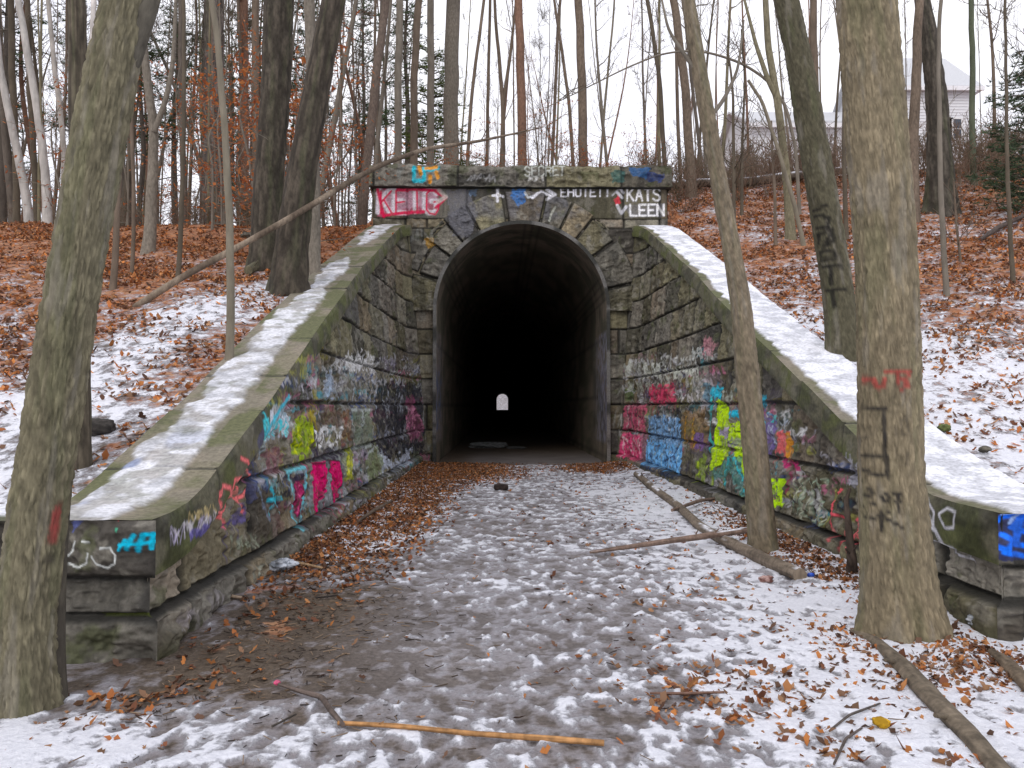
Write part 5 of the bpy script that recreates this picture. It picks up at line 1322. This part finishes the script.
def forest(pts, label, group, sc=(.7, 1.2)):
    for x, y in pts:
        m = bare[rg.integers(len(bare))]
        place('bare_tree', m, (M_barkfar, M_barkfar), (x, y, float(H(x, y))), rg.uniform(0, 6.3), (rg.uniform(*sc), rg.uniform(.8, 1.15)), label, 'tree', group, (rg.normal(0, .03), rg.normal(0, .03)))
forest(scatter(125, -42, -4.6, 27, 66, 1.3), 'bare grey-brown tree in the dense woods left of the portal', 'bare trees of the left woods')
forest(scatter(26, -4.2, 5.5, 32, 74, 1.8), 'slender bare tree beyond the crest behind the portal', 'slender trees behind the portal', (.4, .8))
forest(scatter(46, -30, -5, 23, 34, .9), 'young thin bare tree at the crest of the left bank', 'young bare trees on the left crest', (.22, .45))
forest(scatter(34, 6, 34, 27, 60, 1.8, lambda x, y: y > 46 and x > 14), 'slender bare tree at the top of the right bank', 'slender trees on the right bank', (.35, .8))
for x, y in scatter(24, -34, -7, 31, 56, 2.4):
    m = pine[rg.integers(3)]
    place('pine_tree', m, (M_barkfar, M_needle), (x, y, float(H(x, y))), rg.uniform(0, 6.3), (rg.uniform(.9, 1.3), rg.uniform(.9, 1.2)), 'tall pine with dark green needles in the left woods', 'pine tree', 'pines of the left woods')
x, y = at(430, 120, 33)[:2]
place('conifer_tree', conifer, (M_barkfar, M_needle), (x, y, float(H(x, y))), .4, (1.15, 1.05), 'bushy yellow-green conifer behind the left half of the portal', 'conifer', None)
x, y = at(404, 120, 36)[:2]
place('conifer_tree', pine[1], (M_barkfar, M_needle), (x, y, float(H(x, y))), 2.4, (1.1, .9), 'tall dark pine left of the yellow-green conifer', 'conifer', None)
x, y = at(1012, 120, 20)[:2]
place('conifer_tree', small_con, (M_barkfar, M_needle), (x + .5, y, float(H(x, y))), 1.4, (.8, .8), 'small dark conifer at the right edge beside the house', 'conifer', None)
# beech saplings that kept their orange leaves
bl = [(275, 240, 18), (250, 235, 19), (212, 235, 20), (298, 230, 22), (335, 215, 24), (180, 235, 26), (310, 262, 16.5), (205, 222, 27), (240, 218, 25), (265, 225, 22), (285, 250, 18.5), (318, 225, 21), (195, 240, 23), (222, 240, 22), (345, 212, 26), (125, 240, 25), (60, 250, 24)]
for px, py, Yq in bl:
    x = at(px, py, Yq)[0]
    place('beech_sapling', beech[rg.integers(5)], (M_barkfar, M_beech), (x, Yq, float(H(x, Yq))), rg.uniform(0, 6.3), (rg.uniform(.8, 1.1), rg.uniform(.75, 1.05)), 'beech sapling holding orange leaves among the trunks of the left bank', 'sapling', 'orange beech saplings on the left bank')
for px, Yq in [(462, 24.6), (478, 25.5), (495, 24.8), (530, 26), (548, 24.6), (575, 25.2), (598, 26), (622, 25), (440, 26), (645, 26), (452, 25), (470, 24.4), (487, 25), (510, 24.6), (560, 24.5), (588, 24.6), (610, 24.4), (634, 24.8)]:
    x = at(px, 170, Yq)[0]
    place('beech_sapling', beech[rg.integers(5)], (M_barkfar, M_beech), (x, Yq, float(H(x, Yq)) - .2), rg.uniform(0, 6.3), (.55, rg.uniform(.32, .45)), 'low beech sapling with orange leaves just behind the portal coping', 'sapling', 'orange beech saplings behind the coping')
# leafless scrub along the crest
def proto_shrub(seed):
    rg = np.random.default_rng(seed); g = Geo()
    for _ in range(12):
        d = np.array([rg.normal(0, .45), rg.normal(0, .45), 1]); d /= np.linalg.norm(d)
        twigs(g, np.array([rg.normal(0, .15), rg.normal(0, .15), -.1]), d, rg.uniform(.8, 1.7), .012, 2, rg, np.array([(.17, .12, .085), (.21, .14, .10), (.14, .115, .075)][rg.integers(3)]), minr=.007)
    m = g.mesh('shrub'); m.materials.append(M_barkfar); return m
shr = [proto_shrub(400 + i) for i in range(5)]
def shrubs(pts, label, group, sc):
    for x, y in pts:
        o = bpy.data.objects.new('bare_shrub', shr[rg.integers(5)]); COL.objects.link(o)
        o.location = (x, y, float(H(x, y))); o.rotation_euler = (0, 0, rg.uniform(0, 6.3)); o.scale = [rg.uniform(*sc)] * 3
        tag(o, label, 'shrub', group)
shrubs(scatter(85, 4.9, 30, 23.4, 33, .6), 'leafless brown shrub along the top of the right bank', 'shrubs on the right crest', (.65, 1.1))
shrubs(scatter(34, -3.4, 4.6, 23.8, 29, .45), 'leafless brown shrub just behind the portal coping', 'shrubs behind the coping', (.4, .8))
shrubs(scatter(26, -26, -5, 22, 31, 1.0), 'leafless thin shrub among the left woods', 'shrubs of the left woods', (.5, .9))

# ---- house on the hill, right
Yh = 52.0
hx0, hx1, hxm = at(884, 100, Yh)[0], at(973, 100, Yh)[0], at(758, 100, Yh)[0]
ez, rz_, bz = at(900, 84, Yh)[2], at(900, 60, Yh + 4)[2], 13.0
hs = thing('house', (hx0, Yh, bz), 'grey-sided house with a pale eave beyond the right bank', 'house')
def house_part(fn, name, mat, parent=hs, smooth=False):
    g = Geo(); fn(g); return g.build(name, mat, parent, smooth=smooth, off=hs.location)
M_siding = colmat('siding', .8, 30, .92, 1.08, sc=(.2, .2, 1), bs=0)
def walls(g):  # wall greys lightened: distance haze is put into the siding colour
    n = 60
    for x0, x1, z1, y0 in ((hx0, hx1, ez, Yh), (hxm, hx0, ez - 2.0, Yh + 1.5)):
        g.box((x0, y0, bz - 2), (x1, y0 + 8, z1), (.68, .69, .71))
        z = bz
        while z < z1 - .1: g.box((x0 - .02, y0 - .035, z), (x1 + .02, y0 - .002, z + .13), (.71, .72, .74)); z += .2
    for x0, x1, z1, y0, hh in ((hx0, hx1, ez, Yh, rz_ - ez), (hxm, hx0, ez - 2.0, Yh + 1.5, 2.0)):
        for x in (x0 + .02, x1 - .02):
            g.add([(x, y0, z1), (x, y0 + 8, z1), (x, y0 + 4, z1 + hh)], [(0, 1, 2)], (.60, .61, .63))
house_part(walls, 'wall', M_siding)
def roof(g):  # roof grey is lightened for painted haze too
    for x0, x1, z1, y0, hh in ((hx0, hx1, ez, Yh, rz_ - ez), (hxm, hx0 - .05, ez - 2.0, Yh + 1.5, 2.0)):
        for ya, yb in ((y0 - .5, y0 + 4), (y0 + 8.5, y0 + 4)):
            za = z1 - hh * .12
            V = [(x0 - .4, ya, za), (x1 + .4, ya, za), (x1 + .4, yb, z1 + hh), (x0 - .4, yb, z1 + hh)]
            V += [(a, b, c + .14) for a, b, c in V]
            g.add(V, [(0, 1, 2, 3), (4, 5, 6, 7), (0, 1, 5, 4), (1, 2, 6, 5), (2, 3, 7, 6), (3, 0, 4, 7)], (.55, .56, .58))
house_part(roof, 'roof', M_plain)
def eave(g):
    g.box((hx0 - .42, Yh - .62, ez - .62), (hx1 + .42, Yh - .51, ez - .34), (.75, .75, .77)); g.box((hxm - .4, Yh + .86, ez - 2.6), (hx0 - .5, Yh + .97, ez - 2.3), (.75, .75, .77))
    g.box((hx1 + .40, Yh - .5, ez - .5), (hx1 + .5, Yh + 4, ez - .34), (.7, .7, .72))
house_part(eave, 'eave', M_plain)
for wx, wz, y in ((hx0 + 1.6, ez - 3.0, Yh), (hx0 + 4.0, ez - 3.0, Yh), (hx1 - 1.3, ez - 3.0, Yh), (hxm + 2.0, ez - 4.6, Yh + 1.5), (hxm + 5.0, ez - 4.6, Yh + 1.5)):
    f = house_part(lambda g: [g.box((wx - .55, y - .09, wz - .75), (wx - .45, y - .04, wz + .75), (.7, .7, .7)), g.box((wx + .45, y - .09, wz - .75), (wx + .55, y - .04, wz + .75), (.7, .7, .7)), g.box((wx - .45, y - .09, wz + .65), (wx + .45, y - .04, wz + .75), (.7, .7, .7)), g.box((wx - .45, y - .09, wz - .75), (wx + .45, y - .04, wz - .65), (.7, .7, .7)), g.box((wx - .45, y - .085, wz - .03), (wx + .45, y - .045, wz + .03), (.7, .7, .7))], 'window', M_plain)
    pn = house_part(lambda g: g.box((wx - .45, y - .06, wz - .65), (wx + .45, y - .05, wz + .65), (.05, .06, .08)), 'pane', M_plastic)
    pn.parent = f

# ================================================================== things on the ground
def log(name, label, pts, rad, col, seed=1, cat='log', group=None, sides=22, rows=70, mat=None, knots=2, parent=None, snow=0.0, sq=1.0):
    P, q = smooth_path(pts, rows); n = rows
    t = np.gradient(P, axis=0); t /= np.linalg.norm(t, axis=1)[:, None]
    a = np.cross(t, (0, 0, 1.0)); a /= np.linalg.norm(a, axis=1)[:, None]; b = np.cross(a, t)
    th = np.linspace(0, 2 * math.pi, sides + 1); T, Q = np.meshgrid(th, q)
    r = np.interp(q / q[-1], np.linspace(0, 1, len(rad)), rad)[:, None]
    nz = fbm(np.cos(T) * 2 + seed, np.sin(T) * 2, Q * 4, seed, 4); fine = fbm(np.cos(T) * 7 + seed, np.sin(T) * 7, Q * 6, seed + 3, 3)
    Rf = r * (1 + .28 * (nz - .5) + .14 * (fine - .5))
    V = P[:, None] + Rf[..., None] * (np.cos(T)[..., None] * a[:, None] + sq * np.sin(T)[..., None] * b[:, None])
    C = np.asarray(col) * (.55 + .9 * fine)[..., None]; C = mixc(C, np.asarray(col) * .4, ss(nz, .5, .65) * .6)
    if snow: C = mixc(C, (.78, .79, .84), ss(np.sin(T), .45, .75) * ss(fbm(T, Q * 2.5, 0, seed + 8, 3), .6 - snow * .4, .7 - snow * .3))
    g = Geo().grid(V, C)
    for e_, p in ((V[0], P[0]), (V[-1], P[-1])):
        g.add(np.vstack([e_[:-1], p[None]]), [(i, (i + 1) % sides, sides) for i in range(sides)], np.asarray(col) * 1.3)
    rg = np.random.default_rng(seed)
    for _ in range(knots):
        i = rg.integers(5, n - 5); d = rg.normal(0, 1, 3); d -= d @ t[i] * t[i]; d[2] = abs(d[2]); d /= np.linalg.norm(d)
        rr = float(r[i, 0]); g.tube([P[i], P[i] + d * rr * 1.2, P[i] + d * rr * 2.2 + t[i] * rr], [rr * .35, rr * .28, rr * .2], 6, np.asarray(col) * .8, cap=True)
    o = g.build(name, mat or M_bark, None, off=P[0] * (1, 1, 0))
    return tag(o, label, cat, group)
def gp(px, py, h=0.0, Y=None):
    p = gnd(px, py); p[2] = float(gz(p[0], p[1])) + h; return p
log('fallen_log', 'long rotting log lying lengthwise beside the right wing wall', [gp(636, 479, .05), gp(655, 494, .05), gp(680, 513, .06), gp(700, 532, .05), gp(722, 545, .06), gp(752, 562, .06), gp(800, 584, .05)], [.055, .07, .066, .06, .06, .064, .066], (.20, .16, .12), 3, rows=120, snow=.05)
log('branch', 'pale-ended straight branch lying across the long log', [gp(590, 556, .03), (gp(590, 556, .03) + gp(750, 545, .13)) / 2, gp(750, 545, .13)], [.014, .026, .032, .034, .036], (.23, .16, .125), 5, 'branch', snow=.1)
log('branch', 'short thin branch resting on the upper end of the log', [gp(672, 517, .10), gp(700, 511, .08), gp(730, 506, .05)], [.022, .028, .02], (.20, .14, .11), 6, 'branch', sides=12, rows=40)
log('exposed_root', 'thick root running from the upright tree to the bottom edge', [gp(852, 632, .0), gp(874, 644, .02), gp(905, 672, .03), gp(935, 706, .03), (gp(965, 738, .03)), gp(1000, 775, .02), gp(1030, 800, .0)], [.028, .046, .058, .062, .058, .052, .045], (.155, .125, .09), 8, 'root', rows=150, sq=.7)
log('exposed_root', 'shorter root at the right edge beyond the upright tree', [gp(990, 652, .0), gp(1004, 664, .03), gp(1030, 690, .03), gp(1080, 730, .02)], [.03, .05, .055, .04], (.17, .13, .09), 9, 'root', sq=.7)
log('peeled_stick', 'long straight tan stick lying on the near path', [gp(338, 727, .02), gp(400, 733, .03), gp(470, 739, .025), gp(540, 743, .02), gp(604, 749, .02)], [.011, .012, .013, .014, .015], (.40, .21, .085), 11, 'stick', sides=12, rows=90, knots=2)
log('forked_twig', 'dark crooked forked twig left of the tan stick', [gp(277, 691, .03), gp(296, 698, .03), gp(322, 706, .04), gp(330, 716, .03), gp(343, 729, .02)], [.007, .012, .015, .014, .012], (.13, .10, .085), 12, 'stick', sides=10, rows=50, knots=1)
log('twig', 'thin dark twig lying near the yellow leaf', [gp(832, 734, .02), gp(850, 722, .03), gp(880, 707, .02)], [.005, .007, .005], (.10, .085, .075), 13, 'stick', sides=8, rows=30, knots=0)
log('twig', 'dark twig at the bottom edge below the yellow leaf', [gp(834, 768, .02), gp(846, 746, .03), gp(862, 734, .02)], [.006, .007, .005], (.10, .08, .07), 14, 'stick', sides=8, rows=30, knots=0)
log('twig', 'thin brown twig half buried in snow right of the path centre', [gp(650, 697, .02), gp(686, 699, .03), gp(724, 695, .02)], [.006, .010, .006], (.19, .11, .08), 15, 'stick', sides=8, rows=30, knots=0)
log('twig', 'dark twig on brown mud beside the left wing wall', [gp(316, 602, .02), gp(338, 598, .02)], [.008, .007], (.05, .04, .035), 16, 'stick', sides=8, rows=20, knots=0)
log('twig', 'short dark twig below the forked twig', [gp(272, 730, .02), gp(296, 719, .02)], [.006, .005], (.07, .06, .05), 17, 'stick', sides=8, rows=20, knots=0)
log('branch', 'weathered branch on the leaf litter beside the left wing wall', [gp(358, 528, .04), gp(372, 518, .05), gp(392, 505, .03)], [.02, .028, .018], (.15, .11, .08), 18, 'branch', sides=12, rows=30)
log('twig', 'bleached wood chip near the foot of the left pier', [gp(225, 604, .02), gp(243, 606, .02)], [.015, .012], (.50, .38, .27), 22, 'stick', sides=8, rows=16, knots=0)
log('twig', 'tan splinter beside the clear plastic bag', [gp(296, 572, .03), gp(322, 575, .03)], [.018, .012], (.42, .28, .16), 23, 'stick', sides=8, rows=16, knots=0)
log('broken_stub', 'leaning dead stub with dark bark before the coral letters', [gp(852, 582, -.05), at(852, 560, 7.1), at(848, 520, 7.1), at(846, 500, 7.15), at(850, 488, 7.15)], [.06, .045, .034, .026, .012], (.075, .055, .042), 24, 'dead sapling', sides=14, rows=50)
rg = np.random.default_rng(91)      # broken twigs and bark crumbs trodden into the mud
g = Geo()
for _ in range(1500):
    x, y = (rg.normal(-1.55, .55), rg.normal(5.6, 1.5)) if rg.random() < .7 else (rg.uniform(-2, 3.2), rg.uniform(3.4, 14))
    if not (-2.0 < x < 3.2 and y > 3.3) or (x < -1.95 and y > 4.9): continue
    a = rg.uniform(0, 6.3); L = rg.uniform(.015, .09); z = float(gz(x, y)) + .006
    d = np.array([math.cos(a), math.sin(a), rg.uniform(-.05, .15)])
    g.tube([np.array([x, y, z]), np.array([x, y, z]) + d * L], [rg.uniform(.0015, .004)] * 2, 4, np.array([(.07, .05, .035), (.16, .11, .07), (.04, .03, .025), (.25, .18, .12)][rg.integers(4)]))
tag(g.build('twig_litter', M_barkfar), 'crumbs of twig and bark trodden into the mud and snow', 'twig litter', kind='stuff')
# logs on the banks
def hp(px, py, h=.1): b = base(px, py); b[2] += h; return b
log('fallen_log', 'snow-topped log lying along the top of the right bank', [hp(668, 192, .2), hp(700, 190, .25), hp(740, 190, .25), hp(790, 184, .25), hp(850, 177, .25)], [.14, .16, .16, .15, .13], (.12, .095, .075), 25, snow=.9, rows=90)
log('fallen_log', 'dead dark branch on the right bank near the right edge', [hp(980, 242, .05), hp(1000, 232, .12), hp(1024, 220, .1)], [.04, .06, .05], (.08, .06, .05), 26, rows=40)
log('fallen_log', 'mossy old log beside the foot of the thickest left trunk', [hp(248, 276), hp(262, 268), hp(284, 262)], [.08, .1, .09], (.12, .11, .07), 27, rows=40)
def lump(name, label, c, size, col, seed, cat, mat=M_stone, rough=.35, box=.0, n=26, col2=None):
    th = np.linspace(0, math.pi, n); ph = np.linspace(0, 2 * math.pi, 2 * n); T, Pp = np.meshgrid(th, ph, indexing='ij')
    d = np.stack([np.sin(T) * np.cos(Pp), np.sin(T) * np.sin(Pp), np.cos(T)], -1)
    if box: d = np.sign(d) * np.abs(d) ** (1 - box); 
    r = 1 + rough * (fbm(d[..., 0] * 1.6 + 5, d[..., 1] * 1.6 + 5, d[..., 2] * 1.6, seed, 4) - .5) * 2
    V = d * r[..., None] * (np.array(size) / 2) + np.array(c)
    nz = fbm(V[..., 0] * 30, V[..., 1] * 30, V[..., 2] * 30, seed, 3)
    C = mixc(np.asarray(col) * .6, np.asarray(col2 if col2 is not None else np.asarray(col) * 1.3), ss(nz, .35, .65))
    o = Geo().grid(V, C, flip=True).build(name, mat, None, off=np.array(c) * (1, 1, 0)); return tag(o, label, cat)
p = gp(501, 490, .06); lump('dark_brick', 'dark brick lying alone in the middle of the path', p, (.27, .14, .12), (.035, .025, .022), 2, 'brick', box=.55, rough=.08)
p = gp(283, 577, .05); lump('plastic_bag', 'crumpled clear bluish plastic bag beside the left wing wall', p, (.24, .18, .12), (.42, .46, .52), 3, 'plastic bag', M_plastic, .8, n=40, col2=(.62, .66, .72))
p = gp(252, 577, .04); lump('red_wrapper', 'small red crumpled wrapper beside the left wing wall', p, (.09, .07, .07), (.62, .03, .04), 4, 'litter', M_plastic, .5)
p = gp(277, 691, .035); lump('pink_cap', 'tiny pink cap at the tip of the forked twig', p, (.038, .034, .030), (.70, .10, .22), 5, 'litter', M_plastic, .15)
p = gp(881, 730, .03); lump('fruit_peel', 'bright yellow curled fruit peel on the snow at lower right', p, (.085, .06, .045), (.62, .36, .02), 6, 'litter', M_leaf, .5)
p = gp(811, 583, .03); lump('blue_cap', 'small blue bottle cap on snow beyond the log end', p, (.07, .05, .04), (.03, .10, .55), 7, 'litter', M_plastic, .3)
p = gp(766, 583, .04); lump('crushed_can', 'small crushed brown can beside the long log end', p, (.13, .08, .07), (.22, .08, .06), 8, 'litter', M_plastic, .5, col2=(.40, .25, .22))
p = gp(984, 634, .05); lump('plastic_wrapper', 'clear crumpled wrapper at the foot of the right pier', p, (.20, .12, .10), (.30, .33, .36), 9, 'litter', M_plastic, .8, n=40, col2=(.50, .53, .56))
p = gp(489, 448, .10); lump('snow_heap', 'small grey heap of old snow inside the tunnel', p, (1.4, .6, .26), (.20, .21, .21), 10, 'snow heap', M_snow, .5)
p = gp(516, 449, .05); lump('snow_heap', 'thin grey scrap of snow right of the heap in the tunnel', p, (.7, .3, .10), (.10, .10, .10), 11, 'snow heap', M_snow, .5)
for px, py, sz, col, lab in ((98, 434, .30, (.05, .045, .04), 'dark rock in the snow behind the left pier'), (944, 433, .13, (.10, .12, .04), 'mossy green stone in the snow on the right bank'), (247, 238, .3, (.11, .10, .08), 'grey stone near the top of the left bank'), (985, 455, .11, (.10, .09, .07), 'small brown stone near the right pier top')):
    b = base(px, py); lump('rock', lab, b + (0, 0, .05), (sz, sz * .8, sz * .6), col, int(px), 'rock', rough=.4)
# heaped dead leaves and brick rubble by the portal's right foot
for px, py, sx, lab in ((607, 457, .30, 'pile stone'), (617, 460, .24, 'brown rubble stone at the right foot of the portal'), (598, 455, .2, 'small dark rubble stone beside the right jamb')):
    if lab == 'pile stone': lab = 'largest rubble stone at the right foot of the portal'
    p = gp(px, py, .05); lump('rubble_stone', lab, p, (sx, sx * .8, sx * .6), (.10, .06, .045), int(px), 'stone', rough=.4)

# bank with woods beyond the far end of the tunnel
xs = np.linspace(-60, 60, 80); ys = np.linspace(375, 430, 20)
X, Y = np.meshgrid(xs, ys, indexing='ij'); Z = 9 * ss(Y, 375, 405) + fbm(X * .1, Y * .1, 0, 3, 3) - .6
tag(Geo().grid(np.stack([X, Y, Z], -1), np.stack([X * 0 + .3, X * 0 + .25, X * 0 + 1], -1)).build('far_bank', M_hill), kind='structure')

# ================================================================== light
w = bpy.data.worlds.new('World'); SC.world = w; w.use_nodes = True; nt = w.node_tree
bg = nt.nodes['Background']
sky = nd(nt, 'ShaderNodeTexSky'); sky.sky_type = 'NISHITA'; sky.sun_disc = False
EL, AZ = math.radians(38), math.radians(200)
sky.sun_elevation = EL; sky.sun_rotation = AZ; sky.air_density = 1.0; sky.dust_density = 4
tc = nd(nt, 'ShaderNodeTexCoord'); nz = nd(nt, 'ShaderNodeTexNoise'); nz.inputs['Scale'].default_value = 2.0; nz.inputs['Detail'].default_value = 5
nt.links.new(tc.outputs['Generated'], nz.inputs['Vector'])
cl = mixrgb(nt, maprange(nt, nz.outputs['Fac'], .35, .65), (9.3, 9.4, 10.6), (11.2, 11.1, 11.6))
mx = mixrgb(nt, .90, sky.outputs[0], cl)
nt.links.new(mx, bg.inputs['Color']); bg.inputs['Strength'].default_value = .10
sd = bpy.data.lights.new('sun', 'SUN'); sd.energy = .6; sd.angle = math.radians(25); sd.color = (1, .96, .9)
so = bpy.data.objects.new('sun', sd); COL.objects.link(so)
dv = Vector((math.sin(AZ) * math.cos(EL), math.cos(AZ) * math.cos(EL), math.sin(EL)))
so.rotation_euler = dv.to_track_quat('Z', 'Y').to_euler()
SC.view_settings.view_transform = 'Standard'; SC.view_settings.look = 'None'
SC.view_settings.exposure = 0.33; SC.view_settings.gamma = 1.0; SC.view_settings.use_curve_mapping = False
SC.render.engine = 'CYCLES'; SC.cycles.max_bounces = 6; SC.cycles.diffuse_bounces = 4; SC.cycles.transparent_max_bounces = 4
SC.cycles.use_denoising = True
